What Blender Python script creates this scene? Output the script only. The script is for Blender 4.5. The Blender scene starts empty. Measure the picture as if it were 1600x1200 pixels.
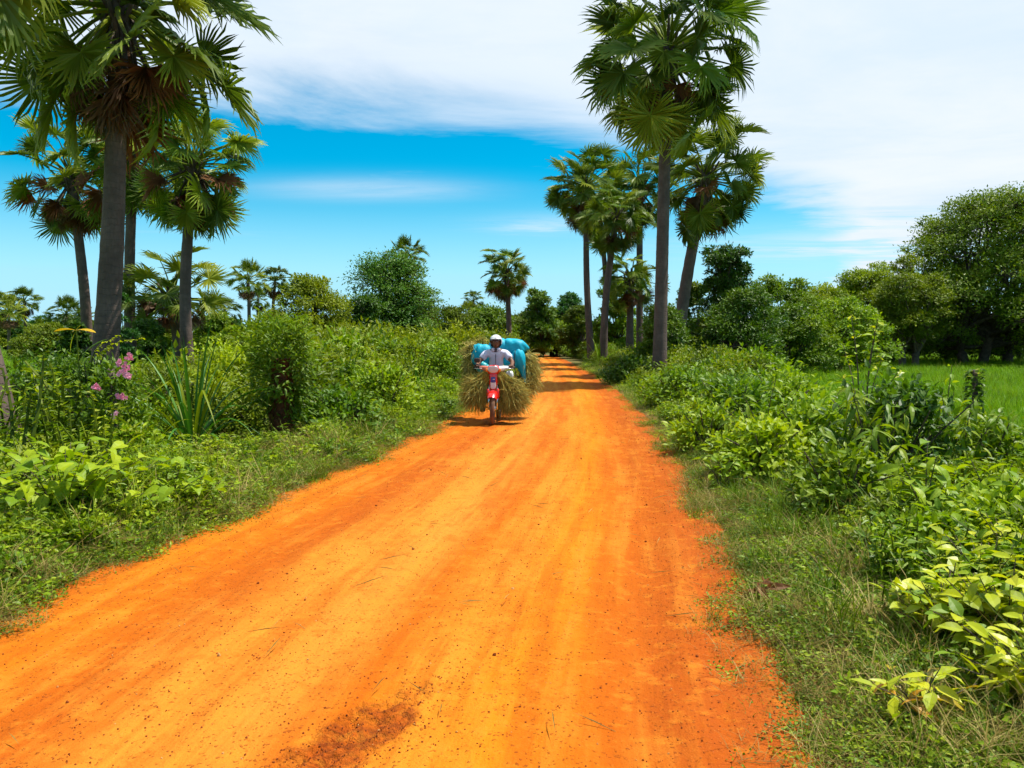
import bpy, math, random
import numpy as np
from mathutils import Vector, Matrix, Euler

sc = bpy.context.scene
R = math.radians
COL = sc.collection

# ------------------------------------------------------------------ camera
F_PX, HOR, CAM_H = 1305.0, 525.0, 1.6          # focal length and horizon in photograph pixels
PITCH = math.atan((600 - HOR) / F_PX)
cam_d = bpy.data.cameras.new('camera')
cam_d.sensor_width = 36.0
cam_d.lens = 36.0 * F_PX / 1600.0
cam_d.clip_start = 0.05
cam_d.clip_end = 9000
cam = bpy.data.objects.new('camera', cam_d)
cam.location = (0, 0, CAM_H)
cam.rotation_euler = (R(90) - PITCH, 0, 0)
COL.objects.link(cam)
sc.camera = cam

# ------------------------------------------------------------------ sun, sky, exposure
SUN_EL, SUN_AZ = R(66), R(80)                  # azimuth clockwise from +Y (from the right, a little ahead)
sun_dir = Vector((math.cos(SUN_EL) * math.sin(SUN_AZ), math.cos(SUN_EL) * math.cos(SUN_AZ), math.sin(SUN_EL)))
sd = bpy.data.lights.new('sun', 'SUN')
sd.energy = 5.0
sd.angle = R(0.53)
sd.color = (1.0, 0.95, 0.86)
sun = bpy.data.objects.new('sun', sd)
sun.rotation_euler = sun_dir.to_track_quat('Z', 'Y').to_euler()
sun.location = (20, 10, 40)
COL.objects.link(sun)

sc.view_settings.view_transform = 'Standard'
sc.view_settings.look = 'None'
sc.view_settings.exposure = 0.68
sc.view_settings.gamma = 1.0
sc.view_settings.use_curve_mapping = False
sc.cycles.use_denoising = True
sc.cycles.denoiser = 'OPENIMAGEDENOISE'
sc.cycles.denoising_input_passes = 'RGB_ALBEDO_NORMAL'
sc.cycles.max_bounces = 7
sc.cycles.diffuse_bounces = 4
sc.cycles.transmission_bounces = 4
sc.cycles.use_adaptive_sampling = True
sc.cycles.adaptive_threshold = 0.03


class NT:
    """tiny node-tree helper"""
    def __init__(s, tree):
        s.t = tree
        s.n = tree.nodes
        s.l = tree.links

    def add(s, kind, **kw):
        n = s.n.new(kind)
        for k, v in kw.items():
            setattr(n, k, v)
        return n

    def set(s, sock, v):
        if isinstance(v, bpy.types.NodeSocket):
            s.l.new(v, sock)
        elif isinstance(v, (tuple, list)) and len(v) == 3 and sock.type == 'RGBA':
            sock.default_value = (*v, 1)
        else:
            sock.default_value = v

    def math(s, op, a, b=None, c=None, clamp=False):
        n = s.add('ShaderNodeMath', operation=op, use_clamp=clamp)
        for i, v in enumerate((a, b, c)):
            if v is not None:
                s.set(n.inputs[i], v)
        return n.outputs[0]

    def mix(s, fac, a, b, mode='MIX'):
        n = s.add('ShaderNodeMix', data_type='RGBA', blend_type=mode)
        s.set(n.inputs[0], fac)
        s.set(n.inputs[6], a)
        s.set(n.inputs[7], b)
        return n.outputs[2]

    def noise(s, vec, scale, detail=3, rough=0.55, dist=0.0):
        n = s.add('ShaderNodeTexNoise')
        if vec is not None:
            s.l.new(vec, n.inputs['Vector'])
        n.inputs['Scale'].default_value = scale
        n.inputs['Detail'].default_value = detail
        n.inputs['Roughness'].default_value = rough
        n.inputs['Distortion'].default_value = dist
        return n.outputs[0]

    def ramp(s, fac, lo, hi, a=0.0, b=1.0):
        n = s.add('ShaderNodeMapRange', interpolation_type='SMOOTHSTEP')
        s.set(n.inputs[0], fac)
        for i, v in enumerate((lo, hi, a, b)):
            s.set(n.inputs[i + 1], v)
        return n.outputs[0]

    def comb(s, x, y, z):
        n = s.add('ShaderNodeCombineXYZ')
        for i, v in enumerate((x, y, z)):
            s.set(n.inputs[i], v)
        return n.outputs[0]

    def sep(s, v):
        n = s.add('ShaderNodeSeparateXYZ')
        s.l.new(v, n.inputs[0])
        return n.outputs


world = bpy.data.worlds.new('World')
sc.world = world
world.use_nodes = True
w = NT(world.node_tree)
w.n.clear()
sky = w.add('ShaderNodeTexSky', sky_type='NISHITA')
sky.sun_disc = False
sky.sun_elevation = SUN_EL
sky.sun_rotation = SUN_AZ
sky.altitude = 0
sky.air_density = 1.0
sky.dust_density = 0.4
sky.ozone_density = 1.0
hs = w.add('ShaderNodeHueSaturation')
hs.inputs['Hue'].default_value = 0.481
hs.inputs['Saturation'].default_value = 1.95
hs.inputs['Value'].default_value = 1.32
w.l.new(sky.outputs[0], hs.inputs['Color'])
tc = w.add('ShaderNodeTexCoord')
dx, dy, dz = w.sep(tc.outputs['Generated'])
zz = w.math('MAXIMUM', dz, 0.015)
cu = w.math('DIVIDE', dx, zz)                   # a cloud layer: direction projected on a high plane
cv = w.math('DIVIDE', dy, zz)
cvec = w.comb(cu, cv, 0.0)
n1 = w.noise(cvec, 0.6, 10, 0.62, 0.5)
n2 = w.noise(w.comb(w.math('MULTIPLY', cu, 0.45), cv, 3.7), 0.9, 9, 0.66, 0.6)
up = w.math('MAXIMUM', cu, 0.0)
un = w.math('MINIMUM', cu, 0.0)
edge = w.math('ADD', w.math('MULTIPLY_ADD', un, 0.3, 4.0),
              w.math('MULTIPLY_ADD', w.math('MULTIPLY', up, up), 0.22, w.math('MULTIPLY', up, 0.66)))
e = w.math('SUBTRACT', cv, edge)
e = w.math('ADD', e, w.math('MULTIPLY_ADD', n1, 2.6, -1.3))
deck = w.ramp(e, 0.4, -0.9)
deck = w.math('MULTIPLY', deck, w.ramp(n2, 0.2, 0.5, 0.84, 1.0))
# overhead, out of view, the bank is broken up to lessen sky fill
n3 = w.noise(cvec, 0.9, 4, 0.6, 0.2)
deck = w.math('MULTIPLY', deck, w.math('MAXIMUM', w.ramp(e, -3.2, -5.0, 1.0, 0.0), w.ramp(n3, 0.48, 0.62)))


def streak(u0, v0, su, sv, amp):
    a = w.math('DIVIDE', w.math('SUBTRACT', cu, u0), su)
    b = w.math('DIVIDE', w.math('SUBTRACT', cv, v0), sv)
    r2 = w.math('ADD', w.math('MULTIPLY', a, a), w.math('MULTIPLY', b, b))
    g = w.math('POWER', 2.718, w.math('MULTIPLY', r2, -1.0))
    return w.math('MULTIPLY', w.math('MULTIPLY', g, amp), w.ramp(n2, 0.25, 0.6, 0.4, 1.0))


wisps = w.math('ADD', streak(-1.0, 5.8, 0.75, 0.42, 0.5), streak(0.3, 7.8, 0.5, 0.7, 0.5))
wisps = w.math('ADD', wisps, streak(3.6, 9.5, 1.5, 1.3, 0.7))
wisps = w.math('ADD', wisps, w.ramp(n2, 0.6, 0.85, 0.0, 0.2))
cl = w.math('ADD', w.math('POWER', deck, 0.7), wisps, clamp=True)
gap = w.math('MULTIPLY', w.ramp(w.math('SUBTRACT', cv, 6.2), 0.0, 1.2), w.ramp(n2, 0.56, 0.42))
cl = w.math('MULTIPLY', cl, w.math('SUBTRACT', 1.0, w.math('MULTIPLY', gap, 0.6)))
shade = w.ramp(n1, 0.3, 0.7)
ccol = w.mix(shade, (6.5, 7.7, 9.0), (7.8, 8.4, 9.1))
horz = w.ramp(dz, 0.2, 0.0, 0.0, 0.75)
skyc = w.mix(horz, hs.outputs[0], (2.6, 7.2, 10.6))
col = w.mix(cl, skyc, ccol)
bg = w.add('ShaderNodeBackground')
w.l.new(col, bg.inputs['Color'])
bg.inputs['Strength'].default_value = 0.072
wo = w.add('ShaderNodeOutputWorld')
w.l.new(bg.outputs[0], wo.inputs['Surface'])


# ------------------------------------------------------------------ geometry helpers
def ray(px, py):
    v = Vector(((px - 800) / F_PX, 1.0, (600 - py) / F_PX))
    c, s = math.cos(PITCH), math.sin(PITCH)
    return Vector((v.x, v.y * c + v.z * s, -v.y * s + v.z * c))


def at(px, py, d):
    r = ray(px, py)
    return Vector((0, 0, CAM_H)) + r * (d / r.y)


def X(px, d):
    return (px - 800) / F_PX * d


# road edges against distance
_dy = np.array([-30, -10, 0, 3.1, 4.54, 5.57, 7.59, 9.71, 14.6, 22, 30, 40, 50, 60, 70, 80, 95, 120])
_xl = np.array([-5.2, -3.7, -3.05, -2.9, -2.78, -2.69, -2.33, -1.93, -1.2, -.45, .1, .65, 1.1, 1.2, 0.2, -2.4, -8, -20])
_xr = np.array([-1.4, -.1, .72, .98, 1.25, 1.40, 1.69, 1.93, 2.37, 2.78, 3.15, 3.3, 3.3, 3.3, 2.6, 0.6, -4.4, -15.5])


_gy = np.linspace(-30, 120, 1501)
_kern = np.exp(-np.linspace(-2, 2, 41) ** 2)
_kern /= _kern.sum()
_sl = np.convolve(np.pad(np.interp(_gy, _dy, _xl), 20, mode='edge'), _kern, 'valid')
_sr = np.convolve(np.pad(np.interp(_gy, _dy, _xr), 20, mode='edge'), _kern, 'valid')


def wob(y, k):
    return .07 * np.sin(y * 1.9 + k) + .05 * np.sin(y * 4.3 + 2 * k) + .03 * np.sin(y * 9.7 + k * 3)


def edge_l(y):
    return np.interp(y, _gy, _sl) + wob(y, .4)


def edge_r(y):
    return np.interp(y, _gy, _sr) + wob(y, 2.1)


def sstep(a, b, x):
    t = np.clip((x - a) / (b - a), 0, 1)
    return t * t * (3 - 2 * t)


def off_road(x, y):
    """metres outside the road (negative on it), and side (-1 left, 1 right)"""
    l, r = edge_l(y), edge_r(y)
    sl, sr = l - x, x - r
    return np.maximum(sl, sr), np.where(sl > sr, -1, 1)


def ground_h(x, y):
    x = np.asarray(x, float)
    y = np.asarray(y, float)
    s, side = off_road(x, y)
    h = -.14 + .14 * sstep(-.45, .0, s)
    h = h + .05 * sstep(0, .35, s) - .05 * sstep(.6, 1.6, s)
    h = h - np.where(side < 0, .42 * sstep(1.6, 6.5, s), .5 * sstep(2.0, 8.0, s))
    h = h + sstep(0, 1.2, s) * (.03 * np.sin(x * 2.3 + 1.1 * y) + .03 * np.sin(1.7 * y - .8 * x) + .02 * np.sin(4.1 * x + 3.3 * y))
    h = h + sstep(150, 900, np.hypot(x, y)) * 1.0
    return h


def gh(x, y):
    return float(ground_h(np.array([x]), np.array([y]))[0])


def mesh_np(name, V, Fc, tint=None, smooth=False, mats=(), mi=None):
    V = np.asarray(V, np.float32).reshape(-1, 3)
    Fc = np.asarray(Fc, np.int32).reshape(-1, 3)
    me = bpy.data.meshes.new(name)
    me.vertices.add(len(V))
    me.vertices.foreach_set('co', V.ravel())
    me.loops.add(Fc.size)
    me.loops.foreach_set('vertex_index', Fc.ravel())
    me.polygons.add(len(Fc))
    me.polygons.foreach_set('loop_start', np.arange(0, Fc.size, 3, dtype=np.int32))
    me.polygons.foreach_set('use_smooth', np.full(len(Fc), smooth))
    if mi is not None:
        me.polygons.foreach_set('material_index', np.asarray(mi, np.int32))
    me.update(calc_edges=True)
    if tint is not None:
        a = me.attributes.new('tint', 'FLOAT', 'POINT')
        a.data.foreach_set('value', np.asarray(tint, np.float32))
    for m in mats:
        me.materials.append(m)
    return me


class MB:
    def __init__(s):
        s.V, s.F, s.T, s.M, s.n = [], [], [], [], 0

    def add(s, V, Fc, tint=0.5, mi=0):
        V = np.asarray(V, float).reshape(-1, 3)
        Fc = np.asarray(Fc, int).reshape(-1, 3)
        s.V.append(V)
        s.F.append(Fc + s.n)
        s.T.append(np.broadcast_to(np.asarray(tint, float), (len(V),)).copy())
        s.M.append(np.full(len(Fc), mi))
        s.n += len(V)
        return s

    def arrays(s):
        return np.concatenate(s.V), np.concatenate(s.F), np.concatenate(s.T), np.concatenate(s.M)

    def mesh(s, name, *mats, smooth=False):
        V, Fc, T, M = s.arrays()
        return mesh_np(name, V, Fc, T, smooth, mats, M)


def obj(name, me, parent=None, loc=None, rot=None, scale=None, col=None):
    o = bpy.data.objects.new(name, me)
    (col or COL).objects.link(o)
    if parent is not None:
        o.parent = parent
    if loc is not None:
        o.location = loc
    if rot is not None:
        o.rotation_euler = rot
    if scale is not None:
        o.scale = (scale,) * 3 if isinstance(scale, (int, float)) else scale
    return o


def tag(o, label=None, cat=None, group=None, kind=None):
    if label:
        o['label'] = label
    if cat:
        o['category'] = cat
    if group:
        o['group'] = group
    if kind:
        o['kind'] = kind
    return o


def thing(name, loc, label, cat, group=None, rz=0.0):
    return tag(obj(name, None, loc=loc, rot=(0, 0, rz)), label, cat, group)


def unit(a):
    return a / np.maximum(np.linalg.norm(a, axis=-1, keepdims=True), 1e-9)


def tube(P, rad, sides=8, cap=True, jitter=None):
    P = np.asarray(P, float)
    n = len(P)
    rad = np.broadcast_to(np.asarray(rad, float), (n,))
    T = unit(np.gradient(P, axis=0))
    up0 = np.array([0, 0, 1.0]) if abs(T[0][2]) < .9 else np.array([1.0, 0, 0])
    A = unit(np.cross(T, up0))
    B = np.cross(T, A)
    th = np.arange(sides) / sides * 2 * np.pi
    V = P[:, None] + rad[:, None, None] * (np.cos(th)[None, :, None] * A[:, None] + np.sin(th)[None, :, None] * B[:, None])
    V = V.reshape(-1, 3)
    i = np.arange(n - 1)[:, None] * sides
    j = np.arange(sides)[None]
    a, b = i + j, i + (j + 1) % sides
    Fc = np.concatenate([np.stack([a, b, b + sides], -1).reshape(-1, 3), np.stack([a, b + sides, a + sides], -1).reshape(-1, 3)])
    if cap:
        V = np.concatenate([V, P[:1], P[-1:]])
        m = n * sides
        c0 = np.stack([np.full(sides, m), (j[0] + 1) % sides, j[0]], -1)
        e0 = (n - 1) * sides
        c1 = np.stack([np.full(sides, m + 1), e0 + j[0], e0 + (j[0] + 1) % sides], -1)
        Fc = np.concatenate([Fc, c0, c1])
    return V, Fc


def spline(pts, n):
    """Catmull-Rom through pts"""
    P = np.asarray(pts, float)
    P = np.concatenate([2 * P[:1] - P[1:2], P, 2 * P[-1:] - P[-2:-1]])
    t = np.linspace(0, len(P) - 3 - 1e-6, n)
    i = t.astype(int)
    f = (t - i)[:, None]
    a, b, c, d = P[i], P[i + 1], P[i + 2], P[i + 3]
    return .5 * (2 * b + (c - a) * f + (2 * a - 5 * b + 4 * c - d) * f ** 2 + (3 * b - a - 3 * c + d) * f ** 3)


def ellipsoid(c, r, nu=16, nv=10, power=1.0):
    th = np.linspace(0, np.pi, nv + 1)
    ph = np.arange(nu) / nu * 2 * np.pi
    f = lambda q: np.sign(q) * np.abs(q) ** power
    V = np.stack([(f(np.sin(th))[:, None] * f(np.cos(ph))[None]), (f(np.sin(th))[:, None] * f(np.sin(ph))[None]),
                  np.broadcast_to(f(np.cos(th))[:, None], (nv + 1, nu))], -1).reshape(-1, 3)
    i = np.arange(nv)[:, None] * nu
    j = np.arange(nu)[None]
    a, b = i + j, i + (j + 1) % nu
    Fc = np.concatenate([np.stack([a, a + nu, b + nu], -1).reshape(-1, 3), np.stack([a, b + nu, b], -1).reshape(-1, 3)])
    return V * np.asarray(r, float) + np.asarray(c, float), Fc


def leafbatch(P, D, N, L, W, fold=.15, droop=.0, hi=False):
    """many leaves at once: P base, D tip direction, N rough normal"""
    n = len(P)
    D = unit(D)
    S = unit(np.cross(D, N))
    N = np.cross(S, D)
    L = np.broadcast_to(np.asarray(L, float), (n,))[:, None]
    W = np.broadcast_to(np.asarray(W, float), (n,))[:, None]
    k = np.arange(n)[:, None]
    if not hi:
        m = P + D * L * .42 - N * droop * L * .2
        V = np.stack([P, m + S * W / 2 + N * fold * W, P + D * L - N * droop * L, m - S * W / 2 + N * fold * W], 1)
        Fc = np.concatenate([k * 4 + np.array([[0, 1, 2]]), k * 4 + np.array([[0, 2, 3]])])
        return V.reshape(-1, 3), Fc, 4
    m1 = P + D * L * .27 - N * droop * L * .08
    m2 = P + D * L * .66 - N * droop * L * .42
    V = np.stack([P, m1 + S * W * .46 + N * fold * W, m2 + S * W * .36 + N * fold * W * .8, P + D * L - N * droop * L,
                  m2 - S * W * .36 + N * fold * W * .8, m1 - S * W * .46 + N * fold * W, m1, m2], 1)
    q = [[0, 1, 6], [1, 2, 7], [1, 7, 6], [2, 3, 7], [0, 6, 5], [6, 7, 4], [6, 4, 5], [7, 3, 4]]
    Fc = np.concatenate([k * 8 + np.array([t]) for t in q])
    return V.reshape(-1, 3), Fc, 8


def blades(rng, n, spread, hmin, hmax, wid, lean=.35, seg=4, arch=.5):
    """grass blades growing from around the origin"""
    mb = MB()
    az = rng.uniform(0, 2 * np.pi, n)
    r = spread * np.sqrt(rng.uniform(0, 1, n))
    a0 = rng.uniform(0, 2 * np.pi, n)
    base = np.stack([r * np.cos(a0), r * np.sin(a0), np.full(n, -.03)], -1)
    h = rng.uniform(hmin, hmax, n)
    ln = rng.uniform(.05, lean, n)
    ar = rng.uniform(.1, arch, n)
    hd = np.stack([np.cos(az), np.sin(az), np.zeros(n)], -1)
    S = np.stack([-np.sin(az), np.cos(az), np.zeros(n)], -1)
    ws = wid * rng.uniform(.7, 1.3, n)
    rows = []
    for t in np.linspace(0, 1, seg):
        out = (ln * t + ar * t ** 2.2) * h
        zz_ = h * (t - .35 * ar * t ** 2.5)
        c = base + hd * out[:, None] + np.stack([np.zeros(n), np.zeros(n), zz_], -1)
        wt = ws * (1 - t ** 1.6) * (.75 + .5 * t)
        rows.append((c - S * wt[:, None] / 2, c + S * wt[:, None] / 2))
    V = np.stack([q for rw in rows for q in rw], 1)
    m = 2 * seg
    k = np.arange(n)[:, None] * m
    Fc = []
    for i in range(seg - 1):
        Fc.append(k + np.array([[2 * i, 2 * i + 1, 2 * i + 3]]))
        if i < seg - 2:
            Fc.append(k + np.array([[2 * i, 2 * i + 3, 2 * i + 2]]))
    mb.add(V.reshape(-1, 3), np.concatenate(Fc), np.repeat(rng.uniform(0, 1, n), m))
    return mb


# ------------------------------------------------------------------ materials
MATS = {}


def new_mat(name):
    m = bpy.data.materials.new(name)
    m.use_nodes = True
    t = NT(m.node_tree)
    t.n.clear()
    out = t.add('ShaderNodeOutputMaterial')
    return m, t, out


def leaf_mat(name, dark, mid, light, trans=.3, rough=.42, spec=.4, rnd=.5, tcol=None, cell=0.0):
    """foliage: colour varies by leaf (tint attribute), by plant (object random) and over space"""
    m, t, out = new_mat(name)
    at_ = t.add('ShaderNodeAttribute', attribute_name='tint')
    oi = t.add('ShaderNodeObjectInfo')
    geo = t.add('ShaderNodeNewGeometry')
    big = t.noise(geo.outputs['Position'], .35, 3)
    f = t.math('MULTIPLY', at_.outputs['Fac'], 1 - rnd)
    f = t.math('MULTIPLY_ADD', oi.outputs['Random'], rnd, f)
    f = t.math('ADD', f, t.math('MULTIPLY_ADD', big, .8, -.4), clamp=True)
    cr = t.add('ShaderNodeValToRGB')
    cr.color_ramp.elements[0].position = .12
    cr.color_ramp.elements[1].position = .95
    cr.color_ramp.elements[0].color = (*dark, 1)
    cr.color_ramp.elements[1].color = (*light, 1)
    el = cr.color_ramp.elements.new(.5)
    el.color = (*mid, 1)
    t.l.new(f, cr.inputs[0])
    c = cr.outputs[0]
    p = t.add('ShaderNodeBsdfPrincipled')
    t.l.new(c, p.inputs['Base Color'])
    p.inputs['Roughness'].default_value = rough
    p.inputs['Specular IOR Level'].default_value = spec
    tr = t.add('ShaderNodeBsdfTranslucent')
    t.l.new(t.mix(.75, c, tcol or (1.0, 1.0, .25), 'MULTIPLY') if tcol is None else t.mix(.5, c, tcol), tr.inputs['Color'])
    g = t.add('ShaderNodeMixShader')
    g.inputs[0].default_value = trans
    t.l.new(p.outputs[0], g.inputs[1])
    t.l.new(tr.outputs[0], g.inputs[2])
    t.l.new(g.outputs[0], out.inputs['Surface'])
    MATS[name] = m
    return m


def plain(name, c, rough=.5, spec=.5, metal=0.0, var=.12, scale=8.0, bump=0.0, c2=None, coat=0.0):
    m, t, out = new_mat(name)
    tcx = t.add('ShaderNodeTexCoord')
    n = t.noise(tcx.outputs['Object'], scale, 4)
    c2 = c2 or tuple(q * (1 - var * 2) for q in c)
    p = t.add('ShaderNodeBsdfPrincipled')
    t.l.new(t.mix(t.ramp(n, .3, .7), c, c2), p.inputs['Base Color'])
    p.inputs['Roughness'].default_value = rough
    p.inputs['Specular IOR Level'].default_value = spec
    p.inputs['Metallic'].default_value = metal
    p.inputs['Coat Weight'].default_value = coat
    if bump:
        b = t.add('ShaderNodeBump')
        b.inputs['Strength'].default_value = bump
        b.inputs['Distance'].default_value = .02
        t.l.new(t.noise(tcx.outputs['Object'], scale * 3, 4), b.inputs['Height'])
        t.l.new(b.outputs[0], p.inputs['Normal'])
    t.l.new(p.outputs[0], out.inputs['Surface'])
    MATS[name] = m
    return m


G = leaf_mat
G('frond_green', (.042, .078, .010), (.13, .19, .014), (.38, .41, .035), .38, .45, .3, .5)
G('frond_young', (.055, .12, .006), (.15, .24, .010), (.37, .42, .025), .36, .42, .35, .4)
G('frond_dead', (.07, .04, .02), (.14, .085, .045), (.24, .16, .10), .15, .7, .2, .55, tcol=(.3, .12, .03))
G('frond_rust', (.09, .04, .016), (.17, .075, .028), (.28, .14, .055), .3, .65, .2, .5, tcol=(.5, .14, .02))
G('leaf_bright', (.07, .16, .004), (.19, .31, .005), (.40, .48, .008), .42, .48, .3)
G('leaf_mid', (.045, .11, .004), (.128, .22, .005), (.30, .37, .008), .4, .48, .3)
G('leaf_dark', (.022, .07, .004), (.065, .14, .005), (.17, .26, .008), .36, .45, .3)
G('leaf_teal', (.018, .075, .012), (.045, .14, .014), (.13, .24, .010), .34, .48, .25)
G('leaf_olive', (.065, .11, .004), (.155, .21, .006), (.30, .34, .01), .38, .5, .25)
G('leaf_tree', (.028, .072, .005), (.085, .15, .006), (.2, .27, .012), .33, .5, .25)
G('leaf_yellow', (.2, .27, .004), (.40, .46, .006), (.62, .58, .012), .4, .42, .35)
G('leaf_gold', (.3, .22, .01), (.5, .36, .015), (.6, .25, .02), .35, .4, .4, .7)
G('grass_green', (.04, .09, .004), (.10, .18, .006), (.22, .27, .015), .3, .6, .15)
G('grass_field', (.08, .19, .003), (.13, .28, .004), (.23, .36, .006), .35, .6, .12)
G('grass_dry', (.12, .09, .02), (.26, .2, .05), (.42, .34, .12), .25, .6, .15, .6, tcol=(.5, .35, .1))
G('hay', (.13, .105, .018), (.32, .27, .045), (.55, .46, .10), .18, .6, .25, .1, tcol=(.5, .4, .1))
G('petal_pink', (.8, .22, .36), (.85, .36, .5), (.88, .6, .68), .3, .5, .2, .6, tcol=(.9, .4, .5))
G('blade_pandan', (.02, .085, .01), (.04, .15, .012), (.10, .25, .02), .25, .42, .35, .5)

plain('bark', (.11, .085, .06), .85, .2, 0, .25, 6, .6)
plain('bark_red', (.16, .05, .02), .9, .1, 0, .3, 14, .8, c2=(.07, .035, .02))


def trunk_mat():
    m, t, out = new_mat('palm_trunk')
    tcx = t.add('ShaderNodeTexCoord')
    x, y, z = t.sep(tcx.outputs['Object'])
    n = t.noise(tcx.outputs['Object'], 2.2, 5, .65)
    nf = t.noise(t.comb(x, y, t.math('MULTIPLY', z, .25)), 26, 3)
    ring = t.math('FRACT', t.math('ADD', t.math('MULTIPLY', z, 7.5), t.math('MULTIPLY', n, 2.6)))
    rg = t.ramp(t.math('ABSOLUTE', t.math('SUBTRACT', ring, .5)), .4, .5)
    c = t.mix(t.ramp(n, .3, .7), (.085, .058, .046), (.14, .10, .08))
    c = t.mix(t.math('MULTIPLY', t.ramp(nf, .35, .7), .5), c, (.075, .055, .045))
    c = t.mix(t.math('MULTIPLY', rg, .4), c, (.07, .052, .042))
    p = t.add('ShaderNodeBsdfPrincipled')
    t.l.new(c, p.inputs['Base Color'])
    p.inputs['Roughness'].default_value = .85
    p.inputs['Specular IOR Level'].default_value = .2
    b = t.add('ShaderNodeBump')
    b.inputs['Strength'].default_value = .45
    b.inputs['Distance'].default_value = .02
    t.l.new(t.math('SUBTRACT', nf, rg), b.inputs['Height'])
    t.l.new(b.outputs[0], p.inputs['Normal'])
    t.l.new(p.outputs[0], out.inputs['Surface'])
    MATS['palm_trunk'] = m


trunk_mat()


def ground_mat():
    m, t, out = new_mat('ground')
    geo = t.add('ShaderNodeNewGeometry')
    pos = geo.outputs['Position']
    s = t.add('ShaderNodeAttribute', attribute_name='tint').outputs['Fac']
    n1_ = t.noise(pos, 1.3, 5, .6)
    n2_ = t.noise(pos, 14, 4, .6)
    n3_ = t.noise(pos, .05, 3)
    soil = t.mix(t.ramp(n2_, .3, .7), (.30, .11, .03), (.16, .085, .035))
    litter = t.mix(t.ramp(n2_, .35, .7), (.12, .085, .03), (.085, .10, .02))
    verge = t.mix(t.ramp(t.math('ADD', s, t.math('MULTIPLY_ADD', n1_, .5, -.25)), .05, .4), soil, litter)
    field = t.mix(t.ramp(n3_, .35, .65), (.10, .2, .01), (.15, .24, .014))
    field = t.mix(t.ramp(n1_, .3, .75), field, (.07, .15, .01))
    c = t.mix(t.ramp(t.math('ADD', s, t.math('MULTIPLY_ADD', n1_, 2, -1)), 3.0, 6.0), verge, field)
    p = t.add('ShaderNodeBsdfPrincipled')
    t.l.new(c, p.inputs['Base Color'])
    p.inputs['Roughness'].default_value = .95
    p.inputs['Specular IOR Level'].default_value = .1
    b = t.add('ShaderNodeBump')
    b.inputs['Strength'].default_value = .6
    b.inputs['Distance'].default_value = .05
    t.l.new(n2_, b.inputs['Height'])
    t.l.new(b.outputs[0], p.inputs['Normal'])
    t.l.new(p.outputs[0], out.inputs['Surface'])
    return m


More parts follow.
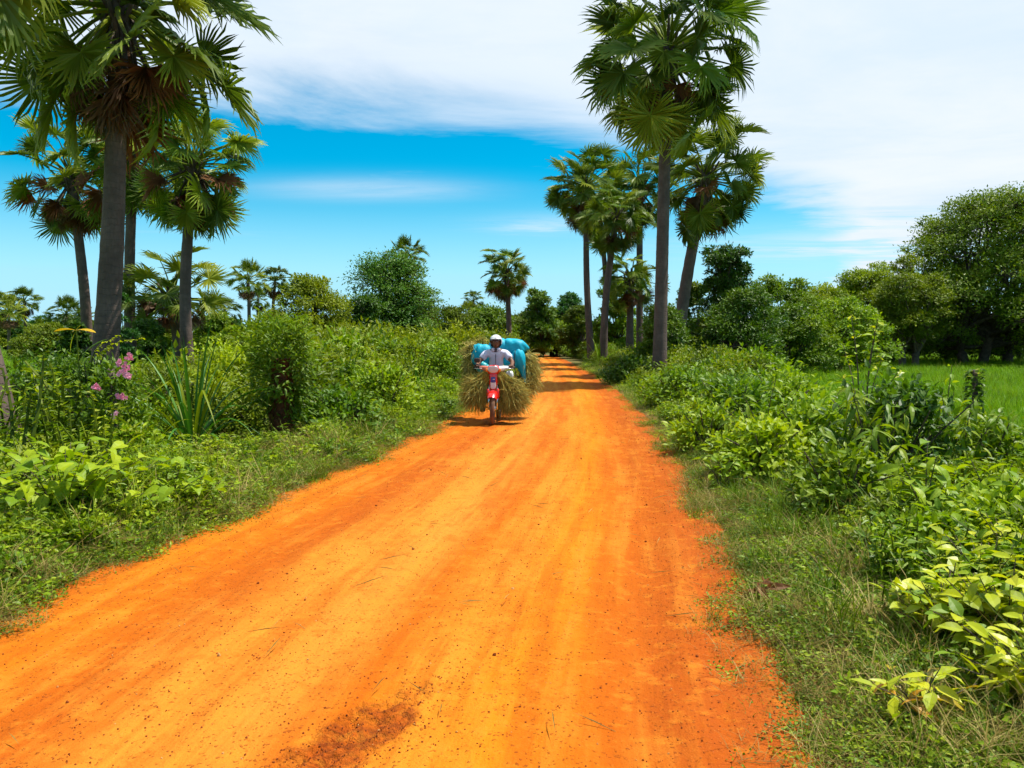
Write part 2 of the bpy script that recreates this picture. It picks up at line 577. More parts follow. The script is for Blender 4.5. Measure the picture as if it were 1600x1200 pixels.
def road_mat():
    m, t, out = new_mat('laterite')
    uv = t.add('ShaderNodeUVMap', uv_map='UVMap')
    u, v, _ = t.sep(uv.outputs[0])
    geo = t.add('ShaderNodeNewGeometry')
    pos = geo.outputs['Position']
    px, py, pz = t.sep(pos)
    streaks = t.noise(t.comb(t.math('MULTIPLY', u, 9.0), t.math('MULTIPLY', v, .11), 0.0), 1.0, 5, .6, .04)
    streak2 = t.noise(t.comb(t.math('MULTIPLY', u, 26.0), t.math('MULTIPLY', v, .3), 5.0), 1.0, 4, .6, .1)
    blot = t.noise(pos, .9, 5, .6)
    fine = t.noise(pos, 38, 4, .7)
    grit = t.noise(pos, 120, 2, .6)
    lane = t.add('ShaderNodeValToRGB')
    ul = t.math('ADD', u, t.math('MULTIPLY_ADD', t.noise(t.comb(t.math('MULTIPLY', u, 3.0), t.math('MULTIPLY', v, .22), 2.0), 1.0, 4, .6), .14, -.07))
    t.l.new(ul, lane.inputs[0])
    cols = [(0.0, (.36, .075, .004)), (.10, (.50, .150, .004)), (.20, (.44, .102, .003)), (.28, (.35, .068, .003)), (.38, (.53, .180, .016)),
            (.47, (.54, .195, .022)), (.55, (.43, .100, .003)), (.63, (.53, .178, .012)), (.70, (.53, .165, .004)), (.77, (.42, .098, .003)),
            (.84, (.30, .055, .004)), (.92, (.36, .074, .006)), (1.0, (.30, .06, .006))]
    el2 = lane.color_ramp.elements
    el2[0].position, el2[0].color = cols[0][0], (*cols[0][1], 1)
    el2[1].position, el2[1].color = cols[-1][0], (*cols[-1][1], 1)
    for ps, cc in cols[1:-1]:
        q = el2.new(ps)
        q.color = (*cc, 1)
    c = lane.outputs[0]
    c = t.mix(t.math('MULTIPLY', t.ramp(streaks, .6, .38), .45), c, (.40, .092, .003))
    c = t.mix(t.math('MULTIPLY', t.ramp(t.math('MULTIPLY_ADD', blot, .5, t.math('MULTIPLY', streak2, .5)), .48, .62), .5), c, (.55, .195, .018))
    c = t.mix(t.math('MULTIPLY', t.ramp(streak2, .52, .36), .48), c, (.36, .074, .003))
    # loose redder gravel towards both edges
    eu = t.math('ABSOLUTE', t.math('SUBTRACT', u, .5))
    ed = t.ramp(t.math('ADD', eu, t.math('MULTIPLY_ADD', blot, .16, -.08)), .33, .48)
    right = t.ramp(u, .55, .8)
    c = t.mix(t.math('MULTIPLY', ed, t.math('MULTIPLY_ADD', right, .5, .35)), c, (.31, .064, .007))
    # damp dark patch with churned soil in the near tracks
    qx = t.math('ADD', t.math('ADD', px, .56), t.math('MULTIPLY', t.math('SUBTRACT', py, 3.3), -.42))
    qy = t.math('SUBTRACT', py, 3.2)
    rr = t.math('ADD', t.math('POWER', t.math('DIVIDE', t.math('ABSOLUTE', qx), .2), 2.0), t.math('POWER', t.math('DIVIDE', t.math('ABSOLUTE', qy), .5), 2.0))
    dm = t.ramp(t.math('ADD', rr, t.math('MULTIPLY_ADD', t.noise(pos, 5, 5, .65), 3.0, -1.5)), 1.0, .1)
    c = t.mix(t.math('MULTIPLY', dm, .9), c, t.mix(t.ramp(t.noise(pos, 26, 4, .7), .4, .6), (.15, .026, .004), (.33, .062, .005)))
    spk = t.ramp(fine, .6, .7)
    c = t.mix(t.math('MULTIPLY', spk, .6), c, (.24, .05, .006))
    wv = t.add('ShaderNodeVectorMath', operation='MULTIPLY_ADD')
    nv_ = t.add('ShaderNodeTexNoise')
    t.l.new(pos, nv_.inputs['Vector'])
    nv_.inputs['Scale'].default_value = 60
    t.l.new(nv_.outputs['Color'], wv.inputs[0])
    wv.inputs[1].default_value = (.03, .03, .03)
    t.l.new(pos, wv.inputs[2])
    vo = t.add('ShaderNodeTexVoronoi')
    t.l.new(wv.outputs[0], vo.inputs['Vector'])
    vo.inputs['Scale'].default_value = 58
    cellr = t.sep(vo.outputs['Color'])[0]
    stone = t.math('MULTIPLY', t.ramp(vo.outputs['Distance'], .42, .25), t.ramp(t.math('ADD', t.math('SUBTRACT', cellr, .06), t.math('MULTIPLY', t.math('ADD', ed, t.ramp(streaks, .6, .4)), .16)), .80, .86))
    c = t.mix(t.math('MULTIPLY', stone, .65), c, (.20, .04, .006))
    mott = t.noise(pos, 7, 5, .7)
    c = t.mix(t.math('MULTIPLY', t.ramp(mott, .5, .68), .4), c, (.56, .20, .016))
    c = t.mix(t.math('MULTIPLY', t.ramp(mott, .48, .34), .4), c, (.36, .078, .003))
    c = t.mix(t.math('MULTIPLY', t.ramp(grit, .62, .75), .35), c, (.58, .23, .04))
    p = t.add('ShaderNodeBsdfPrincipled')
    t.l.new(c, p.inputs['Base Color'])
    p.inputs['Roughness'].default_value = .95
    p.inputs['Specular IOR Level'].default_value = .08
    b = t.add('ShaderNodeBump')
    b.inputs['Strength'].default_value = .7
    b.inputs['Distance'].default_value = .02
    h = t.math('ADD', t.math('MULTIPLY', fine, .7), t.math('MULTIPLY', grit, .35))
    h = t.math('ADD', h, t.math('MULTIPLY', streak2, 2.0))
    h = t.math('ADD', h, t.math('ADD', t.math('MULTIPLY', stone, .65), t.math('MULTIPLY', mott, 1.0)))
    h = t.math('ADD', h, t.math('MULTIPLY', t.math('MULTIPLY', dm, t.noise(pos, 16, 4, .7)), 5.0))
    t.l.new(h, b.inputs['Height'])
    t.l.new(b.outputs[0], p.inputs['Normal'])
    t.l.new(p.outputs[0], out.inputs['Surface'])
    return m


# ------------------------------------------------------------------ setting: ground sheet and road
def warp(n, near, far):
    t = np.linspace(-1, 1, n)
    k = math.asinh(far / near)
    return near * np.sinh(t * k)


gx = warp(300, 1.6, 3500)
ty = np.linspace(0, 1, 330)
gy = -8 + 3.0 * np.sinh(ty * math.asinh(3500 / 3.0))
XX, YY = np.meshgrid(gx, gy)
ZZ = ground_h(XX, YY)
S_, _side = off_road(XX, YY)
nx = len(gx)
i = np.arange(len(gy) - 1)[:, None] * nx
j = np.arange(nx - 1)[None]
a = i + j
Fq = np.concatenate([np.stack([a, a + 1, a + nx + 1], -1).reshape(-1, 3), np.stack([a, a + nx + 1, a + nx], -1).reshape(-1, 3)])
gm = mesh_np('ground', np.stack([XX, YY, ZZ], -1), Fq, S_.ravel(), True, [ground_mat()])
tag(obj('ground', gm), 'flat green field ground running to the horizon', kind='structure')


def road_z(u, y, x):
    z = .015 + .035 * (1 - (2 * u - 1) ** 2)
    for c, wd, dp in ((.20, .05, .022), (.52, .06, .016), (.80, .05, .022), (.36, .03, .008)):
        z = z - dp * np.exp(-((u - c - .02 * np.sin(y * .35)) / wd) ** 2)
    z = z + .007 * np.sin(x * 7 + 1.3 * y) * np.sin(1.9 * y) + .004 * np.sin(x * 17 - y * 3.1) + .003 * np.sin(23 * x + 5 * y)
    qx_, qy_ = x + .56 - (y - 3.3) * .42, y - 3.2                    # churned damp hollow with tread marks
    dm_ = np.exp(-((qx_ / .2) ** 2 + (qy_ / .5) ** 2))
    lump = np.sin(31 * x + 17 * y) * np.sin(23 * y - 29 * x) + .7 * np.sin(53 * x - 41 * y + 2 * np.sin(19 * y))
    z = z + dm_ * (-.022 + .011 * lump) - .007 * np.exp(-((qx_ + .12) / .05) ** 2) * np.exp(-(qy_ / .7) ** 2) * (1 + np.sin(y * 150))
    e_ = np.abs(2 * u - 1)
    return z - .12 * sstep(.93, 1.0, e_) + .014 * np.exp(-((e_ - .9) / .05) ** 2)


ry = np.concatenate([np.linspace(-6, 2, 30), np.linspace(2.02, 4.5, 170), np.linspace(4.53, 16, 270), 16 + np.geomspace(.05, 100, 200)])
ru = np.linspace(0, 1, 170)
UU, RY = np.meshgrid(ru, ry)
el_, er_ = np.interp(RY, _gy, _sl) - .3, np.interp(RY, _gy, _sr) + .3
RX = el_ + (er_ - el_) * UU
RZ = road_z(UU, RY, RX)
nu_ = len(ru)
i = np.arange(len(ry) - 1)[:, None] * nu_
j = np.arange(nu_ - 1)[None]
a = i + j
Fq = np.concatenate([np.stack([a, a + 1, a + nu_ + 1], -1).reshape(-1, 3), np.stack([a, a + nu_ + 1, a + nu_], -1).reshape(-1, 3)])
rm = mesh_np('road', np.stack([RX, RY, RZ], -1), Fq, None, True, [road_mat()])
uvl = rm.uv_layers.new(name='UVMap')
uvs = np.stack([UU.ravel(), RY.ravel()], -1)[Fq.ravel()]
uvl.data.foreach_set('uv', uvs.astype(np.float32).ravel())
tag(obj('road', rm), 'orange laterite dirt road with tyre tracks', kind='structure')


def road_surface(x, y):
    l, r = np.interp(y, _gy, _sl) - .3, np.interp(y, _gy, _sr) + .3
    return road_z((x - l) / (r - l), y, x)


# ------------------------------------------------------------------ scatter (for what nobody could count)
def scatter(name, sources, x, y, z, rot, scl, idx, label, cat):
    colx = bpy.data.collections.new(name + '_sources')
    for k, me in enumerate(sources):
        o = bpy.data.objects.new('%s_source_%02d' % (name, k), me)
        colx.objects.link(o)
    n = len(x)
    me = bpy.data.meshes.new(name)
    me.vertices.add(n)
    me.vertices.foreach_set('co', np.stack([x, y, z], -1).astype(np.float32).ravel())
    a1 = me.attributes.new('rot', 'FLOAT_VECTOR', 'POINT')
    a1.data.foreach_set('vector', np.asarray(rot, np.float32).ravel())
    scl = np.asarray(scl, np.float32)
    if scl.ndim == 1:
        scl = np.repeat(scl[:, None], 3, 1)
    a2 = me.attributes.new('scl', 'FLOAT_VECTOR', 'POINT')
    a2.data.foreach_set('vector', scl.ravel())
    a3 = me.attributes.new('idx', 'INT', 'POINT')
    a3.data.foreach_set('value', np.asarray(idx, np.int32))
    o = obj(name, me)
    ng = bpy.data.node_groups.new(name + '_nodes', 'GeometryNodeTree')
    ng.interface.new_socket('Geometry', in_out='INPUT', socket_type='NodeSocketGeometry')
    ng.interface.new_socket('Geometry', in_out='OUTPUT', socket_type='NodeSocketGeometry')
    gi = ng.nodes.new('NodeGroupInput')
    go = ng.nodes.new('NodeGroupOutput')
    ip = ng.nodes.new('GeometryNodeInstanceOnPoints')
    ci = ng.nodes.new('GeometryNodeCollectionInfo')
    ci.inputs[0].default_value = colx
    ci.inputs[1].default_value = True
    ci.inputs[2].default_value = True

    def named(nm, ty):
        q = ng.nodes.new('GeometryNodeInputNamedAttribute')
        q.data_type = ty
        q.inputs['Name'].default_value = nm
        return q.outputs['Attribute']
    e2r = ng.nodes.new('FunctionNodeEulerToRotation')
    L_ = ng.links.new
    L_(gi.outputs[0], ip.inputs['Points'])
    L_(ci.outputs[0], ip.inputs['Instance'])
    ip.inputs['Pick Instance'].default_value = True
    L_(named('idx', 'INT'), ip.inputs['Instance Index'])
    L_(named('rot', 'FLOAT_VECTOR'), e2r.inputs[0])
    L_(e2r.outputs[0], ip.inputs['Rotation'])
    L_(named('scl', 'FLOAT_VECTOR'), ip.inputs['Scale'])
    L_(ip.outputs[0], go.inputs[0])
    md = o.modifiers.new('scatter', 'NODES')
    md.node_group = ng
    tag(o, label, cat, kind='stuff')
    return o


def rot_up(rng, n, tilt=.15):
    return np.stack([rng.normal(0, tilt, n), rng.normal(0, tilt, n), rng.uniform(0, 6.283, n)], -1)


# ------------------------------------------------------------------ plant builders
def herb(seed, stems, h, spread, leaf, wid, per, mat, droop=.25, hi=False, stem_mat=None, up=.3, flat=False, whorl=False):
    """leafy plant: stems from the ground with leaves along them"""
    rng = np.random.default_rng(seed)
    mb = MB()
    for s in range(stems):
        az = rng.uniform(0, 6.283)
        hh = h * rng.uniform(.6, 1.05)
        out = spread * rng.uniform(.2, 1.0)
        b = np.array([math.cos(az), math.sin(az), 0])
        start = b * out * .25
        end = b * out + np.array([0, 0, hh])
        mid = (start + end) / 2 + np.array([rng.normal(0, .05), rng.normal(0, .05), hh * (.28 if flat else .12)])
        p = spline([start, mid, end], 8)
        V, Fc = tube(p, np.linspace(.010, .004, 8) * (h / .6 + .3), 4, False)
        mb.add(V, Fc, .2, 1)
        t = np.sort(rng.uniform(.18, 1.0, per)) ** .8
        if whorl:
            t = .45 + .55 * t
        q = np.stack([np.interp(t, np.linspace(0, 1, 8), p[:, k]) for k in range(3)], -1)
        aa = az + np.arange(per) * 2.4 + rng.normal(0, .4, per)
        D = np.stack([np.cos(aa), np.sin(aa), rng.normal(up, .3, per)], -1)
        N = np.stack([rng.normal(0, .35, per), rng.normal(0, .35, per), np.ones(per)], -1)
        L = leaf * rng.uniform(.6, 1.15, per) * (1.1 - .35 * t)
        V, Fc, k = leafbatch(q, D, N, L, L * wid, .12, droop, hi)
        mb.add(V, Fc, np.repeat(np.clip(.25 + .5 * t + rng.normal(0, .2, per), 0, 1), k), 0)
    return mb.mesh('herb', MATS[mat], MATS[stem_mat or 'leaf_olive'])


def clump_bush(seed, rx, rz, nl, leaf, wid, mat, clumps=26, hi=False, droop=.2, wood=True, base=.1, twigs=True):
    """rounded bush: leaf clumps around a lumpy body, with a few stems inside; unit is metres"""
    rng = np.random.default_rng(seed)
    mb = MB()
    zt = rng.uniform(0, 1, clumps) ** .85
    zt[0] = 1.0
    ca = rng.uniform(0, 6.283, clumps)
    cr_ = np.sqrt(rng.uniform(.15, 1, clumps)) * np.sqrt(np.maximum(.1, 1 - zt ** 2.4)) * rx * .85
    C = np.stack([cr_ * np.cos(ca), cr_ * np.sin(ca), base * .7 + zt * (rz * .9 - base * .7)], -1)
    if wood:
        for k in range(0, clumps, 2):
            p = spline([[rng.normal(0, .04), rng.normal(0, .04), -.05], C[k] * np.array([.35, .35, .5]), C[k]], 6)
            V, Fc = tube(p, np.linspace(.022, .006, 6) * max(rx, rz), 4, False)
            mb.add(V, Fc, .3, 1)
    per = nl // clumps
    for c in C:
        cr = rng.uniform(.2, .38) * rx
        g = rng.normal(0, 1, (per, 3)) * np.array([1, 1, .75]) * cr * .62
        P = c + g
        P[:, 2] = np.maximum(P[:, 2], .01)
        ov = unit(P - np.array([0, 0, rz * .25]))
        D = ov * .7 + rng.normal(0, .6, (per, 3)) + np.array([0, 0, .05])
        N = ov * .6 + np.array([0, 0, .8]) + rng.normal(0, .4, (per, 3))
        L = leaf * rng.uniform(.6, 1.2, per)
        V, Fc, k = leafbatch(P, D, N, L, L * wid, .12, droop, hi)
        ti = np.clip(.45 + rng.normal(0, .13) + .12 * g[:, 2] / cr + rng.normal(0, .16, per), 0, 1)
        mb.add(V, Fc, np.repeat(ti, k), 0)
    return mb.mesh('foliage', MATS[mat], MATS['bark'])


def carpet(seed, r, n, leaf, wid, mat, h=.08):
    rng = np.random.default_rng(seed)
    rr = r * np.sqrt(rng.uniform(0, 1, n))
    a_ = rng.uniform(0, 6.283, n)
    P = np.stack([rr * np.cos(a_), rr * np.sin(a_), rng.uniform(.01, h, n)], -1)
    D = np.stack([rng.normal(0, 1, n), rng.normal(0, 1, n), rng.normal(.25, .3, n)], -1)
    N = np.stack([rng.normal(0, .4, n), rng.normal(0, .4, n), np.ones(n)], -1)
    L = leaf * rng.uniform(.6, 1.3, n)
    V, Fc, k = leafbatch(P, D, N, L, L * wid, .1, .15)
    return MB().add(V, Fc, np.repeat(rng.uniform(0, 1, n), k)).mesh('carpet', MATS[mat])


def grass(seed, n, spread, h0, h1, wd, mat, lean=.5, arch=.6):
    rng = np.random.default_rng(seed)
    return blades(rng, n, spread, h0, h1, wd, lean, 4, arch).mesh('grass', MATS[mat])


def litter(seed, n, r, mat):
    """dry stalks lying about"""
    rng = np.random.default_rng(seed)
    rr = r * np.sqrt(rng.uniform(0, 1, n))
    a_ = rng.uniform(0, 6.283, n)
    P = np.stack([rr * np.cos(a_), rr * np.sin(a_), rng.uniform(.005, .05, n)], -1)
    D = np.stack([rng.normal(0, 1, n), rng.normal(0, 1, n), rng.normal(.05, .18, n)], -1)
    N = np.stack([rng.normal(0, .3, n), rng.normal(0, .3, n), np.ones(n)], -1)
    L = rng.uniform(.06, .22, n)
    V, Fc, k = leafbatch(P, D, N, L, .005, .1, .1)
    return MB().add(V, Fc, np.repeat(rng.uniform(0, 1, n), k)).mesh('litter', MATS[mat])


# sample ground points inside the wedge the camera (and a step to the side) sees
def wedge(rng, n, d0, d1, power=1.0, side=0, smin=0.0, smax=1e9, k=.74, pad=1.2):
    xs, ys = [], []
    tot = 0
    for _ in range(60):
        m = n * 3
        y = (d0 ** power + (d1 ** power - d0 ** power) * rng.uniform(0, 1, m)) ** (1 / power)
        x = rng.uniform(-1, 1, m) * (k * y + pad)
        s, sd_ = off_road(x, y)
        ok = (s > smin) & (s < smax)
        if side:
            ok &= sd_ == side
        xs.append(x[ok])
        ys.append(y[ok])
        tot += ok.sum()
        if tot >= n:
            break
    return np.concatenate(xs)[:n], np.concatenate(ys)[:n]


# ------------------------------------------------------------------ verges, undergrowth, field grass, gravel (stuff)
rng = np.random.default_rng(11)

# short verge grass, creepers and dry litter along the road edges
vg_src = [grass(1, 46, .16, .06, .20, .006, 'grass_green'), grass(2, 40, .18, .10, .28, .006, 'grass_green', .7, .9),
          carpet(3, .26, 110, .034, .6, 'leaf_mid'), carpet(4, .28, 90, .045, .55, 'leaf_bright'),
          litter(5, 34, .25, 'grass_dry'), grass(6, 30, .14, .12, .34, .007, 'grass_dry', .8, 1.0),
          carpet(7, .25, 80, .03, .7, 'leaf_olive', .05), grass(8, 26, .08, .25, .5, .008, 'grass_green', .4, .7)]
xs, ys, ids, sc_ = [], [], [], []
for n, d0, d1, s0, s1, pr in ((6400, 2.6, 14, -.02, 1.5, [.11, .09, .17, .07, .22, .10, .22, .02]),
                              (1100, 2.6, 16, -.16, .2, [.12, .08, .1, 0, .5, .12, .1, 0]),
                              (2600, 2.6, 14, 1.0, 4.0, [.06, .06, .25, .32, .05, .03, .2, .03]),
                              (3200, 14, 45, -.02, 2.2, [.25, .3, .1, .1, .05, .05, .1, .05])):
    x, y = wedge(rng, n, d0, d1, 1.25, 0, s0, s1)
    xs.append(x); ys.append(y)
    ids.append(rng.choice(8, len(x), p=np.array(pr) / np.sum(pr)))
    sc_.append(rng.uniform(.7, 1.35, len(x)) * (1 + .02 * y))
x, y = np.concatenate(xs), np.concatenate(ys)
sv = np.concatenate(sc_)
s_here, side_here = off_road(x, y)
sv = sv * (.4 + .6 * sstep(-.1, np.where(side_here > 0, 1.3, .6), s_here))
scatter('verge_grass', vg_src, x, y, ground_h(x, y) + .0, rot_up(rng, len(x), .12), sv, np.concatenate(ids),
        'short grass, creepers and dry stalks along both road edges', 'grass')

# leafy undergrowth
ug_src = [herb(21, 7, .42, .24, .12, .55, 12, 'leaf_bright'), herb(22, 8, .5, .3, .14, .4, 13, 'leaf_mid', .35),
          herb(23, 6, .6, .22, .16, .3, 15, 'leaf_bright', .3), clump_bush(24, .38, .4, 380, .09, .55, 'leaf_mid', 16),
          clump_bush(25, .42, .36, 380, .09, .6, 'leaf_bright', 18), herb(26, 10, .34, .36, .10, .8, 10, 'leaf_bright', .2, flat=True),
          clump_bush(27, .4, .5, 400, .09, .5, 'leaf_olive', 18), grass(28, 24, .1, .45, .85, .013, 'grass_green', .35, .6),
          herb(29, 7, .55, .3, .12, .5, 13, 'leaf_dark', .3),
          clump_bush(30, .8, 1.05, 1500, .12, .5, 'leaf_olive', 36), clump_bush(31, .85, .95, 1500, .12, .45, 'leaf_mid', 36),
          clump_bush(32, .8, .9, 1500, .11, .55, 'leaf_bright', 36),
          herb(33, 4, 1.25, .3, .13, .32, 20, 'leaf_bright', .35), herb(34, 3, 1.3, .35, .10, .5, 20, 'leaf_olive', .25),
          herb(35, 5, 1.0, .45, .15, .22, 18, 'leaf_mid', .5)]
xs, ys, ids, sc_ = [], [], [], []
#        n    d0  d1 side s0  s1  size        mix
zones = ((1100, 3.0, 9, -1, .45, 1.5, (.45, .8), [3, 3, 1, 1, 1, 4, 0, 1, 1, 0, 0, 0]),
         (1000, 3.5, 14, -1, 1.1, 4.5, (.7, 1.2), [3, 3, 2, 3, 3, 3, 2, 1, 1, 0, 0, 0]),
         (1000, 9, 17, -1, .4, 2.2, (.5, 1.0), [4, 3, 2, 2, 3, 3, 1, 1, 1, 0, 0, 0]),
         (900, 12, 30, -1, .9, 5.0, (.9, 1.6), [3, 2, 2, 4, 4, 1, 4, 1, 1, 0, 0, 0]),
         (340, 13, 32, -1, 2.2, 8.0, (1.3, 1.95), [0, 0, 0, 0, 0, 0, 0, 0, 0, 4, 3, 3]),
         (520, 26, 66, -1, 1.2, 16, (1.4, 2.2), [0, 0, 0, 0, 0, 0, 0, 0, 0, 5, 3, 2]),
         (1200, 4.0, 9, 1, 1.0, 2.8, (.5, .95), [3, 3, 2, 3, 3, 3, 2, 1, 1, 0, 0, 0]),
         (1300, 3.5, 14, 1, 1.7, 6.0, (.7, 1.2), [4, 3, 2, 3, 4, 2, 2, 1, 1, 0, 0, 0]),
         (1000, 9, 20, 1, .5, 3.0, (.6, 1.35), [3, 3, 2, 3, 4, 2, 1, 1, 1, 0, 0, 0]),
         (650, 14, 32, 1, .8, 4.2, (1.0, 1.6), [3, 2, 2, 4, 5, 1, 3, 1, 1, 0, 0, 0]),
         (150, 10, 30, 1, 1.8, 5.0, (.85, 1.3), [0, 0, 0, 0, 0, 0, 0, 0, 0, 2, 3, 4]),
         (190, 28, 66, 1, .9, 6.0, (.7, 1.2), [0, 0, 0, 0, 0, 0, 0, 0, 0, 4, 4, 3]),
         (260, 7, 28, -1, 1.5, 5.5, (.8, 1.35), [0] * 12 + [3, 3, 2]),
         (260, 6, 26, 1, 1.8, 5.0, (.65, 1.1), [0] * 12 + [3, 2, 3]))
for n, d0, d1, sd_, s0, s1, sz, mixw in zones:
    x, y = wedge(rng, n, d0, d1, 1.3, sd_, s0, s1)
    pn = np.sin(x * 1.7 + 2 * np.sin(y * .9)) * np.sin(y * 1.1 + 1.5 * np.sin(x * .8))   # patchiness
    keep = rng.uniform(-1.5, .5, len(x)) < pn
    x, y, pn = x[keep], y[keep], pn[keep]
    xs.append(x); ys.append(y)
    p = np.array((list(mixw) + [0, 0, 0])[:15], float)
    ids.append(rng.choice(15, len(x), p=p / p.sum()))
    s_, _q = off_road(x, y)
    sc_.append(rng.uniform(sz[0], sz[1], len(x)) * (.7 + .3 * sstep(s0, s0 + .6 * (s1 - s0), s_)) * (1 + .15 * pn))
x, y = np.concatenate(xs), np.concatenate(ys)
scv, idv = np.concatenate(sc_), np.concatenate(ids)
scv = scv * np.where((x / y < -.3) & (y > 11), .68, 1.0)
ok = ~((x / y > .30) & ((y > 9.8) | (idv > 8)))               # the fields show over the verge on both flanks
ok &= ~((x / y < -.5) & (y > 16))
ok &= ~((x / y < -.33) & (y > 26) & (idv > 8) & (idv < 12))
tall = ~np.isin(idv, (0, 1, 5))
ok &= ~((x / y < -.235) & (x / y > -.44) & (y > 8.2) & (y < 12.6) & (tall | (scv > .85)))
x, y, scv, idv = x[ok], y[ok], scv[ok], idv[ok]
scatter('undergrowth', ug_src, x, y, ground_h(x, y) - .02, rot_up(rng, len(x), .13), scv, idv,
        'dense leafy green weeds and low bushes covering both verges', 'undergrowth')

# rice and pasture grass on the fields
fg_src = [grass(41, 90, .5, .16, .34, .012, 'grass_field', .3, .4), grass(42, 80, .55, .2, .42, .012, 'grass_field', .35, .5),
          grass(43, 60, .5, .2, .5, .012, 'grass_green', .35, .5)]
x1, y1 = wedge(rng, 5200, 9, 75, 1.5, 1, 3.2)
x2, y2 = wedge(rng, 3200, 9, 75, 1.5, -1, 4.0)
x, y = np.concatenate([x1, x2]), np.concatenate([y1, y2])
scatter('field_grass', fg_src, x, y, ground_h(x, y) - .02, rot_up(rng, len(x), .06), rng.uniform(.8, 1.3, len(x)) * (1 + .012 * y),
        rng.choice(3, len(x), p=[.45, .4, .15]), 'bright green grass of the flat fields beyond the verges', 'grass')

# gravel and clods on the road
plain('pebble', (.24, .055, .01), .95, .1, 0, .3, 30, 0, c2=(.16, .04, .012))
plain('pebble_pale', (.55, .28, .09), .95, .1, 0, .2, 30)


def pebble(seed, mat, f=(1, .85, .6)):
    r_ = np.random.default_rng(seed)
    V, Fc = ellipsoid((0, 0, 0), f, 7, 5)
    V = V * (1 + r_.normal(0, .14, (len(V), 1)))
    return mesh_np('pebble', V, Fc, None, False, [MATS[mat]])


gv_src = [pebble(1, 'pebble'), pebble(2, 'pebble', (1, .7, .6)), pebble(3, 'pebble_pale'), pebble(4, 'pebble', (1, 1, .5))]
n = 8000
y = (2.3 ** 1.1 + (17 ** 1.1 - 2.3 ** 1.1) * rng.uniform(0, 1, n)) ** (1 / 1.1)
# more loose gravel towards the edges and between the wheel tracks
u = np.where(rng.uniform(0, 1, n) < .45, rng.uniform(0, 1, n), np.choose(rng.integers(0, 4, n), [rng.normal(.05, .05, n), rng.normal(.93, .06, n), rng.normal(.34, .05, n), rng.normal(.66, .06, n)]))
u = np.clip(u, .01, .99)
x = edge_l(y) + (edge_r(y) - edge_l(y)) * u
big = rng.uniform(0, 1, n)
scl = np.where(big > .992, rng.uniform(.008, .015, n), rng.uniform(.002, .006, n))
# churned clods in the damp patch
m = 380
cy = rng.normal(3.2, .36, m)
cx = -.56 + (cy - 3.3) * .42 + rng.normal(0, .15, m)
x, y = np.concatenate([x, cx]), np.concatenate([y, cy])
scl = np.concatenate([scl, rng.uniform(.002, .006, m)])
keep = y > 1.2
x, y, scl = x[keep], y[keep], scl[keep]
scatter('road_gravel', gv_src, x, y, road_surface(x, y) + scl * .25, rng.uniform(0, 6.28, (len(x), 3)), scl,
        rng.choice(4, len(x), p=[.4, .3, .08, .22]), 'loose dark red gravel strewn over the dirt road', 'gravel')

# a few pale straws on the road
st_src = [litter(61, 1, .01, 'grass_dry'), litter(62, 2, .05, 'grass_dry')]
n = 70
y = rng.uniform(3, 14, n)
x = edge_l(y) + (edge_r(y) - edge_l(y)) * rng.beta(.6, .6, n)
scatter('loose_straw', st_src, x, y, road_surface(x, y) + .0, rot_up(rng, n, .05), rng.uniform(.7, 1.3, n), rng.integers(0, 2, n),
        'pale straw stalks scattered on the dirt road', 'straw')


